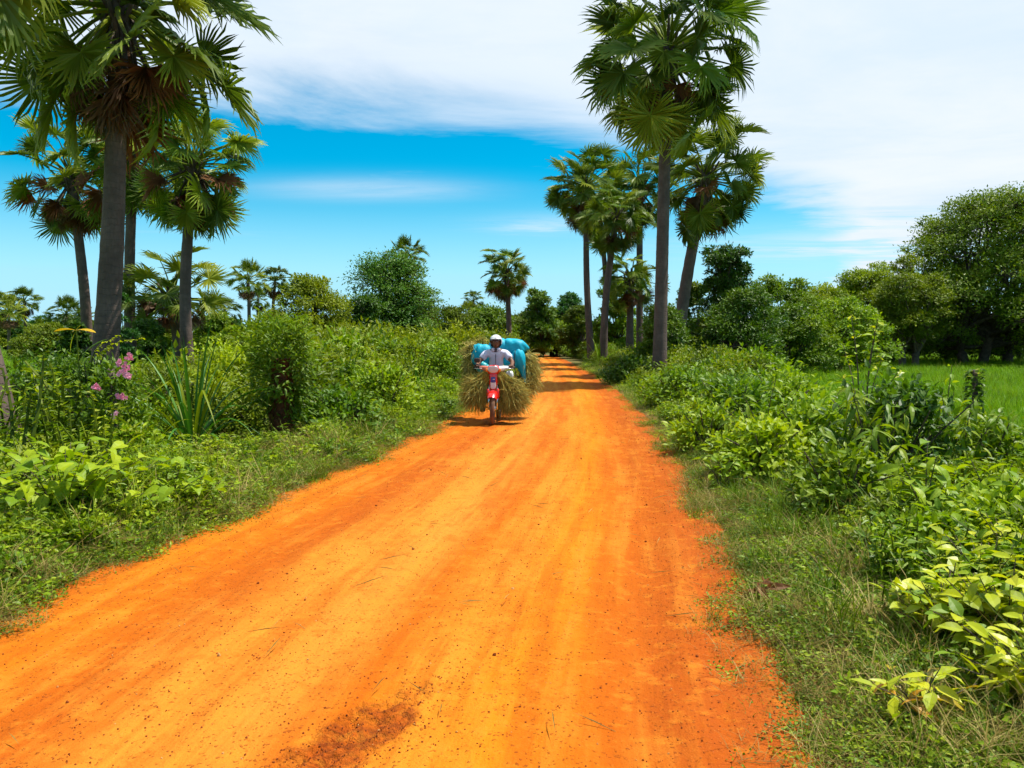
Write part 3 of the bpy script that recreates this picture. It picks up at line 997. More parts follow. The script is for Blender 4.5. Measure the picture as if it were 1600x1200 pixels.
# ------------------------------------------------------------------ fan palms
def frond_mesh(seed, mat, petiole=1.25, fan=.95, nseg=32, span=135, droop=.2, cup=.25, split=.45, crumple=0.0, stem='leaf_olive', curve=.2, hinge=20, thin=.3):
    r_ = np.random.default_rng(seed)
    mb = MB()
    n = 9
    t = np.linspace(0, 1, n)
    P = np.stack([petiole * t, np.zeros(n), -curve * petiole * t ** 2], -1)
    V, Fc = tube(P, np.linspace(.042, .018, n), 5, False)
    mb.add(V, Fc, .6, 1)
    C = P[-1]
    sl = math.atan2(-2 * curve, 1) - R(hinge)
    ang = np.linspace(-R(span), R(span), nseg + 1)

    def pt(th, r, extra=0.0):
        x = r * np.cos(th)
        y_ = r * np.sin(th)
        q = r / fan
        z = cup * np.abs(np.sin(th)) * r * .9 - droop * r * q * q * .9 - .05 * np.maximum(x, 0) * q + extra
        return np.stack([C[0] + x * math.cos(sl) - z * math.sin(sl), C[1] + y_, C[2] + z * math.cos(sl) + x * math.sin(sl)], -1)
    mid = (ang[:-1] + ang[1:]) / 2
    Rt = fan * (1 - .22 * (np.abs(mid) / R(span)) ** 2) * r_.uniform(.82, 1.08, nseg)
    rs = split * fan * (1 - .2 * (np.abs(ang) / R(span)) ** 2)
    rsm = split * fan * (1 - .2 * (np.abs(mid) / R(span)) ** 2)
    nz = lambda k, a_=1.0: r_.normal(0, crumple * a_, k)
    c0 = C[None] + 0
    valley = pt(ang, rs, -.014 + nz(nseg + 1))
    ridge = pt(mid, rsm, .03 + nz(nseg))
    m_r = rsm * .45 + Rt * .55
    dth = (ang[1] - ang[0]) * thin
    sway = r_.normal(0, .03, nseg)
    mx = nz(nseg, 1.4)
    ma = pt(mid + sway - dth, m_r, -.01 + mx)
    mbb = pt(mid + sway + dth, m_r, -.01 + mx)
    mr = pt(mid + sway, m_r, .018 + mx)
    tip = pt(mid + sway * 2 + r_.normal(0, .03 + crumple, nseg), Rt, -r_.uniform(.0, .2, nseg) * fan * (.4 + droop) + nz(nseg, 2))
    V = np.concatenate([c0, valley, ridge, ma, mbb, mr, tip])
    o1 = 1
    o2 = o1 + nseg + 1
    o3, o4, o5, o6 = o2 + nseg, o2 + 2 * nseg, o2 + 3 * nseg, o2 + 4 * nseg
    k = np.arange(nseg)
    z0 = np.zeros(nseg, int)
    Fc = np.concatenate([np.stack(q, -1) for q in (
        (z0, o1 + k, o2 + k), (z0, o2 + k, o1 + k + 1),
        (o1 + k, o3 + k, o2 + k), (o3 + k, o5 + k, o2 + k), (o2 + k, o5 + k, o4 + k), (o2 + k, o4 + k, o1 + k + 1),
        (o3 + k, o6 + k, o5 + k), (o5 + k, o6 + k, o4 + k))])
    tv = np.concatenate([[.35], np.full(nseg + 1, .4), np.full(nseg, .5), np.full(3 * nseg, .55), np.full(nseg, .8)]) + r_.normal(0, .05, len(V))
    mb.add(V, Fc, np.clip(tv, 0, 1), 0)
    return mb.mesh('frond', MATS[mat], MATS[stem])


FR_G = [frond_mesh(100 + k, 'frond_green', 1.35 + .15 * (k % 3), .86 + .07 * (k % 2), 38, 132 + 8 * (k % 3), .0 + .06 * (k % 4), .05 + .15 * (k % 3), .4, .02, hinge=(-25, 5, 35, -10, 15, 30, -20, 20)[k], thin=.27) for k in range(8)]
FR_Y = [frond_mesh(120 + k, 'frond_young', 1.3, .88, 36, 132, .05 + .07 * k, .15, .4, .018, hinge=(-20, 5, 20, 35)[k], thin=.27) for k in range(4)]
FR_D = [frond_mesh(140 + k, 'frond_dead', 1.1, .95, 34, 48 + 16 * k, .12, .55, .35, .045, 'bark', .06, -6) for k in range(4)]
FR_R = [frond_mesh(150 + k, 'frond_rust', 1.2, .9, 36, 70 + 18 * k, .15, .35, .4, .03, 'bark', .1, 0) for k in range(3)]


def palm_trunk(base, top, r0, r1, seed, bend=.2, flare=1.35):
    r_ = np.random.default_rng(seed)
    L = (Vector(top) - Vector(base)).length
    n = int(L / .13) + 4
    b, t_ = np.array(base) - np.array([0, 0, .25]), np.array(top)
    md = (b + t_) / 2 + np.array([r_.normal(0, bend), r_.normal(0, bend), 0])
    P = spline([b, md, t_], n)
    t = np.linspace(0, 1, n)
    rad = r1 + (r0 - r1) * (1 - t) ** 1.1
    rad = rad * (1 + (flare - 1) * np.exp(-t * L / .7))
    rad = rad * (1 + .008 * (np.arange(n) % 2) + r_.normal(0, .012, n))
    return P, rad


def palm(px_b, d, px_t, py_t, r0, r1, scale, ng, nd, seed, label, young=.15, rust=.3, spear=85, low=-42, bend=.15, name='fan_palm', group=None, dead_low=(-86, -52), fan_h=.55, zb=None):
    r_ = np.random.default_rng(seed)
    bx, by = X(px_b, d), d
    bz = gh(bx, by)
    top = at(px_t, py_t, d)
    root = thing(name, (bx, by, bz), label, 'palm tree', group)
    P, rad = palm_trunk((0, 0, 0), (top.x - bx, top.y - by, top.z - bz), r0, r1, seed, bend)
    V, Fc = tube(P, rad, 14)
    obj('trunk', mesh_np('trunk', V, Fc, None, True, [MATS['palm_trunk']]), root)
    tp = P[-1]
    # crown heart with old leaf bases
    mb = MB()
    V, Fc = ellipsoid(tp + np.array([0, 0, .0]), (r1 * 1.25, r1 * 1.25, .5 * scale), 12, 8)
    mb.add(V * (1 + r_.normal(0, .01, V.shape)), Fc, .3)
    for k in range(16):
        a_ = k * 2.4
        h_ = -.55 + .06 * k
        o_ = np.array([math.cos(a_), math.sin(a_), 0])
        p = np.stack([tp + o_ * r1 * .7 + [0, 0, h_ * scale], tp + o_ * (r1 + .18 * scale) + [0, 0, (h_ + .28) * scale], tp + o_ * (r1 + .3 * scale) + [0, 0, (h_ + .5) * scale]])
        V, Fc = tube(p, [.06, .045, .03], 4)
        mb.add(V, Fc, .5)
    obj('crown_heart', mb.mesh('crown_heart', MATS['bark']), root)
    for k in range(ng):
        f = (k + .5) / ng
        s0_, s1_ = math.sin(R(spear)), math.sin(R(low))
        el = math.degrees(math.asin(max(-1, min(1, s0_ + (s1_ - s0_) * f ** 1.05)))) + r_.normal(0, 7)
        az = k * 2.39996 + r_.normal(0, .22)
        src = FR_Y if r_.uniform() < young else FR_G
        me = src[r_.integers(len(src))]
        if el < -12 and r_.uniform() < .12:
            me = FR_R[r_.integers(3)]
        off = np.array([math.cos(az), math.sin(az), 0]) * r1 * .5
        z = tp + off + np.array([0, 0, fan_h * scale * (1 - f) - .15 * scale])
        o = obj('frond', me, root, z, (r_.normal(0, .6), -R(el), az), scale * r_.uniform(.72, 1.12))
        o.rotation_mode = 'XYZ'
    for k in range(nd):
        el = r_.uniform(*dead_low)
        az = k * 2.39996 + r_.normal(0, .3)
        me = FR_R[r_.integers(3)] if r_.uniform() < rust else FR_D[r_.integers(4)]
        off = np.array([math.cos(az), math.sin(az), 0]) * r1 * .7
        z = tp + off + np.array([0, 0, -.15 * scale + r_.normal(0, .15)])
        obj('dead_frond', me, root, z, (r_.normal(0, .4), -R(el), az), scale * r_.uniform(.6, .88))
    return root


palm(150, 16.0, 186, 18, .27, .16, 1.24, 54, 18, 1, 'tallest left palm, thick grey ringed trunk, crown cut by the top edge', .2, .25, low=-62, bend=.1)
palm(8, 10.5, -210, -250, .3, .17, 1.15, 50, 13, 2, 'leaning palm with dark trunk at the left picture edge', .1, .5, low=-60)
palm(140, 30, 112, 285, .2, .15, 1.0, 44, 24, 3, 'palm left of the thick trunk with a shaggy brown skirt', .2, .3, low=-76)
palm(205, 28, 208, 250, .2, .15, .98, 47, 13, 4, 'palm with dark straight trunk just right of the thick trunk', .3, .3, low=-74)
palm(297, 25, 301, 268, .19, .14, .95, 58, 24, 5, 'bright green palm with slim trunk right of the thick left trunk', .9, .5, low=-76)
palm(268, 28, 268, 468, .22, .2, .82, 30, 21, 6, 'short young palm with grey dead fans drooping to the ground', 0, .2, low=-15, name='young_fan_palm', fan_h=.3, dead_low=(-55, -20))
palm(1030, 27, 1043, 92, .225, .165, 1.36, 64, 18, 7, 'tallest right palm, straight trunk beside the road bend', .2, .5, low=-76)
palm(1052, 33, 1102, 285, .26, .19, 1.1, 50, 18, 8, 'dark palm with leaning trunk behind the tallest right palm', .12, .6, low=-66, bend=.08)
palm(925, 44, 916, 300, .19, .14, 1.02, 58, 24, 9, 'leftmost palm of the roadside group at the bend', .35, .1, low=-70)
palm(942, 40, 962, 345, .19, .14, .85, 50, 10, 10, 'palm with bare leaning trunk second from left at the bend', .6, .15, low=-62)
palm(984, 45, 986, 440, .22, .16, .82, 42, 13, 11, 'low palm standing in the bush between the bend palms', .6, .4, low=-55)
palm(1000, 47, 1000, 300, .2, .16, 1.05, 50, 13, 12, 'dark palm crown half hidden behind the tallest right trunk', .1, .35, low=-65)
palm(936, 46, 938, 335, .15, .12, .82, 36, 10, 13, 'thin palm trunk squeezed behind the leftmost bend palm', .3, .1, low=-60)
palm(794, 55, 791, 430, .2, .15, .84, 50, 24, 14, 'single palm above the rider with a round grey skirt', .3, .1, low=-55)

# far palms: trunk and crown only, too small to show single fans


def far_palm_crown(seed):
    r_ = np.random.default_rng(seed)
    mb = MB()
    src = [np.array([v.co[:] for v in m.vertices]) for m in FR_G[:3]]
    tri = []
    for m in FR_G[:3]:
        q = np.empty(len(m.polygons) * 3, np.int32)
        m.loops.foreach_get('vertex_index', q)
        tri.append(q.reshape(-1, 3))
    for k in range(34):
        f = (k + .5) / 34
        el = 85 - 150 * f + r_.normal(0, 8)
        M_ = Euler((r_.normal(0, .3), -R(el), k * 2.4)).to_matrix()
        q = r_.integers(3)
        V = src[q] @ np.array(M_).T * r_.uniform(.8, 1.05)
        mb.add(V, tri[q], .5 if el > -30 else .1, 0 if el > -38 else 1)
    return mb.mesh('crown', MATS['frond_green'], MATS['frond_dead'])


FPC = [far_palm_crown(k) for k in (1, 2, 3)]
far_list = [(388, 80, 388, 438, 1.0, 'taller of the two slim far palms left of the olive tree'),
            (428, 84, 430, 440, .85, 'shorter of the two slim far palms left of the olive tree'),
            (402, 95, 403, 470, .7, 'small far palm between the two slim far palms'),
            (635, 72, 635, 402, .9, 'far palm poking out above the feathery tree'),
            (740, 110, 740, 470, .75, 'tiny far palm left of the single roadside palm'),
            (38, 100, 38, 472, 1.0, 'far palm with round crown beyond the left field'),
            (14, 92, 14, 488, 1.0, 'far palm cut by the left picture edge on the field'),
            (-6, 96, -8, 478, 1.0, 'outermost far palm at the left picture edge'),
            (64, 105, 64, 515, .8, 'low far palm right of the round crowned far palm'),
            (103, 88, 103, 492, 1.0, 'bushy far palm just left of the thick palm trunk'),
            (351, 85, 351, 488, .85, 'low far palm right of the young palm'),
            (130, 100, 131, 497, .8, 'small far palm half behind the thick palm trunk'),
            (735, 100, 733, 488, .7, 'low dark far palm under the tiny far palm')]
for k, (pb, d, pt_, py_, s, lab) in enumerate(far_list):
    bx, by = X(pb, d), d
    bz = gh(bx, by)
    tp = at(pt_, py_, d)
    root = thing('far_palm', (bx, by, bz), lab, 'palm tree', 'far palms on the horizon')
    P, rad = palm_trunk((0, 0, 0), (tp.x - bx, 0, tp.z - bz), .2, .15, 500 + k, .2)
    V, Fc = tube(P[::3] if len(P) > 12 else P, (rad[::3] if len(P) > 12 else rad), 7)
    obj('trunk', mesh_np('trunk', V, Fc, None, True, [MATS['palm_trunk']]), root)
    obj('crown', FPC[k % 3], root, (tp.x - bx, 0, tp.z - bz), (0, 0, k * 1.3), s)


# ------------------------------------------------------------------ broadleaf trees
def tree_meshes(seed, H, W, zb, nlobes, nleaf, leaf, mat, tr, ntr=1, sparse=1.3, lobe=(.2, .44), flat=.8, feather=False, column=False, wid=.5, top=.75):
    r_ = np.random.default_rng(seed)
    mb, wd = MB(), MB()
    cz = (zb + H) / 2
    rz = (H - zb) / 2
    lob = []
    low = zb < .2
    for k in range(nlobes):
        for _ in range(30):
            lr = r_.uniform(*lobe) * W / 2 * (1 if not column else 1.3)
            if low:
                zt = r_.uniform(0, 1) ** .9
                prof = (1 - zt ** 2.4 * top) if not column else 1.0
                a_ = r_.uniform(0, 6.283)
                rr = r_.uniform(.25, 1) ** .5 * prof * max(W / 2 - lr, .05)
                c = np.array([rr * math.cos(a_), rr * math.sin(a_), lr * .55 + zt * max(H - lr * (.55 + flat), .1)])
            else:
                v = unit(r_.normal(0, 1, 3)) * r_.uniform(.35, 1) ** .5
                c = v * np.array([max(W / 2 - lr, .1), max(W / 2 - lr, .1), max(rz - lr * flat, .1)]) + np.array([0, 0, cz])
            if all(np.linalg.norm(c - q[0]) > .5 * (lr + q[1]) for q in lob) or _ == 29:
                lob.append((c, lr))
                break
    lob[0] = (np.array([r_.normal(0, .08) * W, 0, H - lob[0][1] * flat]), lob[0][1])
    stems = [np.array([r_.normal(0, .05) * W * (ntr > 1), r_.normal(0, .03) * W * (ntr > 1), 0]) for _ in range(ntr)]
    fork = zb + .25 * (H - zb) if not column else H * .8
    tops = []
    for s in stems:
        e_ = s * 1.5 + np.array([r_.normal(0, .03) * W, r_.normal(0, .03) * W, max(fork, .3)])
        P = spline([s - [0, 0, .3], (s + e_) / 2 + r_.normal(0, .03, 3) * W * [1, 1, 0], e_], 9)
        V, Fc = tube(P, np.linspace(tr * 1.25, tr * .7, 9), 9)
        wd.add(V, Fc)
        tops.append(P)
    tot = sum(q[1] ** 2 for q in lob)
    for c, lr in lob:
        P0 = tops[r_.integers(ntr)]
        st = P0[r_.integers(4, 9)]
        V, Fc = tube(spline([st, (st + c) / 2 + r_.normal(0, .04, 3) * W, c], 7), np.linspace(tr * .5, tr * .12, 7), 6)
        wd.add(V, Fc)
        ncl = max(6, int(24 * sparse))
        per = max(4, int(nleaf * lr ** 2 / tot / ncl))
        dirs = unit(r_.normal(0, 1, (ncl, 3)))
        dirs[:, 2] = np.where(dirs[:, 2] < -.25, -dirs[:, 2], dirs[:, 2])
        lt = r_.normal(0, .12)
        for q in range(ncl):
            rr = r_.uniform(.62, 1.0)
            cc = c + dirs[q] * rr * lr * np.array([1, 1, flat])
            cr = lr * r_.uniform(.24, .4)
            g = np.clip(r_.normal(0, 1, (per, 3)), -1.5, 1.5) * np.array([.62, .62, .34]) * cr
            if feather:
                ax = unit(dirs[q] * np.array([1, 1, .35]) + r_.normal(0, .2, 3))
                tt = r_.uniform(-.3, 1.5, per)
                g = ax[None] * tt[:, None] * lr * .42 + r_.normal(0, 1, (per, 3)) * np.array([.13, .13, .07]) * lr
                if q % 2 == 0:
                    V, Fc = tube(np.stack([c, cc, cc + ax * lr * .55]), [tr * .11, tr * .07, tr * .03], 4)
                    wd.add(V, Fc)
            elif q % 3 == 0:
                V, Fc = tube(np.stack([c, (c + cc) / 2 + r_.normal(0, .05, 3) * lr, cc]), [tr * .13, tr * .08, tr * .03], 4)
                wd.add(V, Fc)
            P = cc + g
            ov = unit(P - c)
            D = ov * .6 + r_.normal(0, .6, (per, 3)) - [0, 0, .1]
            N = ov * .7 + np.array([0, 0, .6]) + r_.normal(0, .35, (per, 3))
            L = leaf * r_.uniform(.6, 1.25, per)
            V, Fc, k = leafbatch(P, D, N, L, L * wid, .12, .15)
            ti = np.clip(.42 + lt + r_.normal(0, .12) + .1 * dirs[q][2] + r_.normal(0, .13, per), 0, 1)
            mb.add(V, Fc, np.repeat(ti, k))
    return mb.mesh('crown', MATS[mat]), wd.mesh('trunk', MATS['bark'], smooth=True)


def tree(name, px, d, py_top, w_px, mat, label, seed, zb=.25, nlobes=9, nleaf=9000, leaf=.2, tr=.16, ntr=1, cat='tree', group=None, boost=1.6, **kw):
    bx = X(px, d)
    bz = gh(bx, d)
    H = at(px, py_top, d).z - bz
    W = w_px / F_PX * d
    root = thing(name, (bx, d, bz), label, cat, group)
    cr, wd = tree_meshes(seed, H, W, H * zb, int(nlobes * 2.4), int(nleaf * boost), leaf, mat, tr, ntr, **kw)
    obj('crown', cr, root)
    obj('trunk', wd, root)
    return root


tree('broad_tree', 1552, 54, 300, 340, 'leaf_tree', 'largest tree, spreading crown at the right picture edge over the field', 31, .0, 32, 42000, .21, .3, 3, lobe=(.2, .36), boost=2.5, top=.45)
tree('broad_tree', 1422, 50, 396, 150, 'leaf_olive', 'drooping olive tree against the left flank of the largest tree', 32, .05, 12, 13000, .19, .2, 2)
tree('broad_tree', 1356, 64, 408, 145, 'leaf_mid', 'rounded mid green tree behind the pale bushes at right', 33, .05, 12, 13000, .22, .2)
tree('round_bush', 1312, 45, 464, 180, 'leaf_bright', 'pale yellow green rounded tree at the field edge', 34, .0, 10, 12000, .18, .14, 2)
tree('broad_tree', 1222, 49, 430, 160, 'leaf_mid', 'tree with domed top between the vine column and the pale tree', 35, .05, 9, 10000, .2, .16)
tree('vine_covered_tree', 1134, 38, 384, 86, 'leaf_dark', 'tall narrow tree wrapped in dark vines right of the palms', 36, .0, 24, 17000, .16, .2, 1, column=True, lobe=(.24, .5))
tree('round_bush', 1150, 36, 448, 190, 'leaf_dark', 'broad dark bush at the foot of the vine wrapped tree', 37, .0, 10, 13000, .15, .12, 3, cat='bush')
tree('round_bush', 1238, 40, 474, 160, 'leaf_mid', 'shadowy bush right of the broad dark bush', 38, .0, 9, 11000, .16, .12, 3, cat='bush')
tree('round_bush', 1036, 30.5, 474, 96, 'leaf_dark', 'round dark green vine mound behind the tallest right trunk', 39, .0, 12, 15000, .11, .1, 2, cat='bush', lobe=(.4, .55))
tree('round_bush', 1085, 46, 440, 90, 'leaf_olive', 'sunlit olive tree glimpsed behind the leaning palm trunk', 40, .0, 8, 8000, .18, .14)
tree('round_bush', 962, 54, 436, 100, 'leaf_bright', 'yellow green tree behind the bend palms', 41, .0, 8, 9000, .2, .14)
tree('round_bush', 905, 58, 478, 85, 'leaf_olive', 'olive bush left of the bend palms', 42, .0, 8, 8000, .2, .12, 2, cat='bush')
tree('broad_tree', 888, 80, 458, 80, 'leaf_teal', 'small bluish tree above the end of the road', 43, .2, 8, 7000, .26, .18)
tree('broad_tree', 843, 62, 452, 78, 'leaf_dark', 'dark green tree just right of the single palm', 44, .0, 10, 10000, .2, .16)
tree('round_bush', 868, 64, 500, 130, 'leaf_mid', 'wide green thicket closing the end of the road', 45, .0, 12, 12000, .2, .1, 3, cat='bush')
tree('round_bush', 765, 60, 478, 130, 'leaf_mid', 'green thicket behind the single palm trunk', 46, .0, 10, 10000, .2, .1, 3, cat='bush')
tree('round_bush', 705, 52, 478, 150, 'leaf_olive', 'olive thicket right of the feathery tree', 47, .0, 10, 11000, .18, .1, 3, cat='bush')
tree('feathery_tree', 612, 46, 398, 185, 'leaf_teal', 'bluish green tree with feathery outer sprays left of the rider', 48, .02, 16, 24000, .16, .2, 2, feather=True, lobe=(.3, .42))
tree('broad_tree', 487, 38, 430, 190, 'leaf_olive', 'rounded olive brown tree left of the feathery tree', 49, .0, 13, 20000, .15, .16, 2)
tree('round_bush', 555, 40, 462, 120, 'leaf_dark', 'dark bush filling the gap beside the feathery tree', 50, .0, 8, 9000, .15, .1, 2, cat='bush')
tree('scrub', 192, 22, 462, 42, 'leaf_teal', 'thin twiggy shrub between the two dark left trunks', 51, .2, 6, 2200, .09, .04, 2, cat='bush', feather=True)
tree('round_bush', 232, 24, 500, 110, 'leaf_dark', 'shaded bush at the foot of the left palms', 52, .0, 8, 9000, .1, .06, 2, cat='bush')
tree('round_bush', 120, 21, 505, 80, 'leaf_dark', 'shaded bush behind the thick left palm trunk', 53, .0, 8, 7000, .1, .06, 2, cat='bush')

tree('round_bush', 1268, 55, 450, 150, 'leaf_olive', 'olive thicket between the domed tree and the pale tree', 54, .0, 9, 9000, .2, .1, 2, cat='bush')
tree('round_bush', 1395, 58, 470, 120, 'leaf_dark', 'dark thicket behind the drooping olive tree', 55, .0, 9, 9000, .2, .1, 2, cat='bush')
tree('round_bush', 1475, 60, 478, 130, 'leaf_mid', 'green thicket under the left flank of the largest tree', 56, .0, 9, 9000, .2, .1, 2, cat='bush')
tree('round_bush', 1600, 60, 480, 130, 'leaf_dark', 'dark thicket behind the largest tree at the right edge', 57, .0, 9, 9000, .2, .1, 2, cat='bush')
tree('round_bush', 810, 66, 488, 110, 'leaf_olive', 'olive thicket right behind the single palm trunk', 58, .0, 9, 9000, .2, .1, 2, cat='bush')
tree('round_bush', 660, 58, 470, 100, 'leaf_mid', 'green thicket between the feathery tree and the olive thicket', 59, .0, 9, 9000, .2, .1, 2, cat='bush')

tree('round_bush', 335, 52, 488, 110, 'leaf_mid', 'green thicket right of the young palm', 60, .0, 9, 8000, .2, .1, 2, cat='bush')
tree('round_bush', 70, 60, 505, 120, 'leaf_olive', 'olive thicket on the left field under the far palms', 61, .0, 9, 8000, .2, .1, 2, cat='bush')
tree('broad_tree', 1290, 60, 446, 130, 'leaf_mid', 'green tree rising behind the pale tree at right', 62, .0, 10, 10000, .22, .14)

# far wood on the horizon
fw_src = [tree_meshes(70 + k, 6, 7, .0, 9, 2600, .42, m_, .2)[0] for k, m_ in enumerate(('leaf_teal', 'leaf_mid', 'leaf_olive', 'leaf_dark'))]
n = 520
ang = np.concatenate([rng.uniform(-.75, .75, 420), rng.uniform(-.75, -.2, 100)])
dist = 72 + 170 * rng.uniform(0, 1, n) ** 1.3
dist = np.where((ang < -.28), np.maximum(dist, 112), dist)
x, y = dist * ang, dist
sx = rng.uniform(.45, .95, n) * (.5 + dist / 260)
scatter('far_wood', fw_src, x, y, ground_h(x, y), rot_up(rng, n, .03), np.stack([sx, sx, sx * rng.uniform(.6, 1, n)], -1),
        rng.integers(0, 4, n), 'far line of mixed trees along the horizon', 'wood')


# ------------------------------------------------------------------ single plants on the verges
def one_leaf(length, width, kind='ovate', droop=.3, fold=.12, mat='leaf_bright', wavy=.0, seed=0):
    """one leaf along +X from the origin, upper side +Z, with a short stalk"""
    r_ = np.random.default_rng(seed)
    t = np.array([0, .12, .3, .5, .7, .88, 1.0])
    if kind == 'ovate':
        wv = np.array([.03, .45, .92, 1.0, .75, .32, .0])
    elif kind == 'heart':
        wv = np.array([.55, .95, 1.0, .82, .52, .2, .0])
    elif kind == 'lance':
        wv = np.array([.05, .45, .8, 1.0, .8, .4, .0])
    else:  # paddle
        wv = np.array([.04, .25, .65, .95, 1.0, .65, .0])
    n = len(t)
    x = t * length
    z = -droop * length * t ** 2
    back = np.where(kind == 'heart', -.12 * length * np.exp(-t * 18), 0)
    zl = fold * wv * width + r_.normal(0, wavy, n) * width
    zr = fold * wv * width + r_.normal(0, wavy, n) * width
    Lf = np.stack([x + back, wv * width / 2, z + zl], -1)
    Rt = np.stack([x + back, -wv * width / 2, z + zr], -1)
    Md = np.stack([x, 0 * x, z], -1)
    V = np.concatenate([Lf, Md, Rt])
    k = np.arange(n - 1)
    Fc = np.concatenate([np.stack(q, -1) for q in ((k, k + 1, n + k + 1), (k, n + k + 1, n + k), (n + k, n + k + 1, 2 * n + k + 1), (n + k, 2 * n + k + 1, 2 * n + k))])
    mb = MB().add(V, Fc, np.concatenate([np.full(n, .5), np.full(n, .62), np.full(n, .45)]))
    V, Fc = tube(np.array([[-.28 * length, 0, -.06 * length], [-.1 * length, 0, .0], [.05 * length, 0, 0]]), [.006 * length + .001, .005 * length + .001, .004 * length + .001], 4, False)
    mb.add(V, Fc, .8)
    return mb.mesh('leaf', MATS[mat], smooth=False)


def leafy_shrub(name, px, d, label, cat, seed, n, stems, H, Rr, leaves, size=(.7, 1.2), droopy=.0, stem_r=.012, dz=0.0, whorl=False, up=.25):
    """a shrub whose leaves are large enough to pick apart: every leaf a part of its own"""
    r_ = np.random.default_rng(seed)
    x = X(px, d)
    root = thing(name, (x, d, gh(x, d) + dz), label, cat)
    wd = MB()
    paths = []
    for k in range(stems):
        a_ = k * 2.4 + r_.normal(0, .3)
        o_ = np.array([math.cos(a_), math.sin(a_), 0])
        rr = Rr * math.sqrt((k + .6) / stems) * r_.uniform(.8, 1.1)
        h_ = H * r_.uniform(.55, 1.0) * (1.1 - .45 * rr / Rr)
        P = spline([o_ * .05, o_ * rr * .4 + [0, 0, h_ * .6], o_ * rr + [0, 0, h_]], 9)
        V, Fc = tube(P, np.linspace(stem_r, stem_r * .35, 9), 5)
        wd.add(V, Fc, .3)
        paths.append((P, a_))
    obj('stems', wd.mesh('stems', MATS['bark']), root)
    per = n // stems
    for P, a_ in paths:
        for q in range(per):
            t = (.25 + .75 * (q + r_.uniform()) / per) if not whorl else (.5 + .5 * ((q + r_.uniform()) / per) ** .5)
            p = np.array([np.interp(t, np.linspace(0, 1, 9), P[:, c]) for c in range(3)])
            az = a_ + q * 2.4 + r_.normal(0, .5)
            el = r_.normal(up, .35) - droopy
            p = p + np.array([math.cos(az), math.sin(az), 0]) * .02
            obj('leaf', leaves[r_.integers(len(leaves))], root, p, (r_.normal(0, .35), -el, az), float(r_.uniform(*size)))
    return root


LF_HEART = [one_leaf(.12, .105, 'heart', .25 + .1 * k, .1, 'leaf_bright', .02, k) for k in range(3)]
LF_OV = [one_leaf(.13, .06, 'ovate', .25 + .1 * k, .14, 'leaf_bright', .02, k) for k in range(3)]
LF_YEL = [one_leaf(.105, .055, 'ovate', .15 + .12 * k, .12, 'leaf_yellow', .02, 10 + k) for k in range(3)] + [one_leaf(.1, .05, 'ovate', .25, .1, 'leaf_bright', .02, 15)]
LF_GOLD = [one_leaf(.11, .05, 'ovate', .2 + .15 * k, .12, ('leaf_yellow', 'leaf_gold', 'leaf_yellow')[k], .03, 20 + k) for k in range(3)]
LF_LONG = [one_leaf(.17, .05, 'lance', .5 + .15 * k, .12, 'leaf_mid', .02, 30 + k) for k in range(3)]

leafy_shrub('heart_leaf_vine', 95, 6.6, 'vine mound of bright heart shaped leaves at the left road edge', 'vine', 1, 299, 26, .85, 1.0, LF_HEART, (.75, 1.2), .1, .006)
leafy_shrub('heart_leaf_vine', 262, 7.3, 'smaller heart leaved vine patch between the pandanus and the road', 'vine', 2, 170, 16, .5, .75, LF_HEART, (.55, .9), .1, .006)
leafy_shrub('yellow_shrub', 1590, 3.9, 'yellow green shrub with glossy leaves in the bottom right corner', 'shrub', 3, 299, 33, .60, .42, LF_YEL, (.8, 1.3), .05, .006)
leafy_shrub('yellow_shrub', 1490, 4.15, 'yellow green shrub left of the corner shrub above the golden plant', 'shrub', 14, 280, 28, .52, .36, LF_YEL, (.7, 1.2), .05, .006)
leafy_shrub('yellow_shrub', 1640, 3.35, 'yellow shrub cut by the bottom right picture corner', 'shrub', 15, 240, 26, .42, .34, LF_YEL, (.7, 1.1), .05, .006)
leafy_shrub('yellow_shrub', 1555, 4.7, 'yellow green shrub behind the two corner shrubs', 'shrub', 16, 260, 28, .55, .42, LF_YEL, (.7, 1.2), .05, .006)
leafy_shrub('gold_leaf_plant', 1455, 3.25, 'low plant with golden and orange leaves at the bottom right', 'plant', 4, 42, 7, .26, .24, LF_GOLD, (.7, 1.1), .1, .005)
leafy_shrub('yellow_shrub', 1595, 5.1, 'taller yellow green shrub above the corner shrub', 'shrub', 5, 290, 30, .62, .5, LF_YEL, (.7, 1.2), .05, .006)
leafy_shrub('broad_leaf_herb', 1452, 6.3, 'herb with drooping broad green leaves below the big right bush', 'plant', 6, 120, 9, .85, .42, LF_OV, (.9, 1.5), .35, .008)
leafy_shrub('broad_leaf_herb', 1560, 6.2, 'broad leaved herb right of the drooping herb', 'plant', 7, 150, 10, .7, .5, LF_OV, (.8, 1.25), .2, .008)
leafy_shrub('long_leaf_shrub', 1365, 7.8, 'shrub with long hanging leaflets on top of the big right bush', 'shrub', 8, 150, 12, 1.5, .55, LF_LONG, (.7, 1.1), .45, .009, whorl=True)
leafy_shrub('long_leaf_shrub', 1505, 8.4, 'shrub with long hanging leaflets right of the big bush', 'shrub', 9, 130, 10, 1.2, .5, LF_LONG, (.7, 1.1), .45, .009, whorl=True)
leafy_shrub('long_leaf_shrub', 1195, 10.2, 'arching long leaved shrub on the right verge above a dark gap', 'shrub', 10, 170, 14, 1.1, .75, LF_LONG, (.8, 1.2), .3, .009)
leafy_shrub('sapling', 1350, 10.5, 'pale leafy sapling rising over the right verge against dark trees', 'sapling', 11, 130, 8, 2.05, .5, LF_OV + LF_YEL[:2], (.7, 1.1), .1, .012, whorl=True)
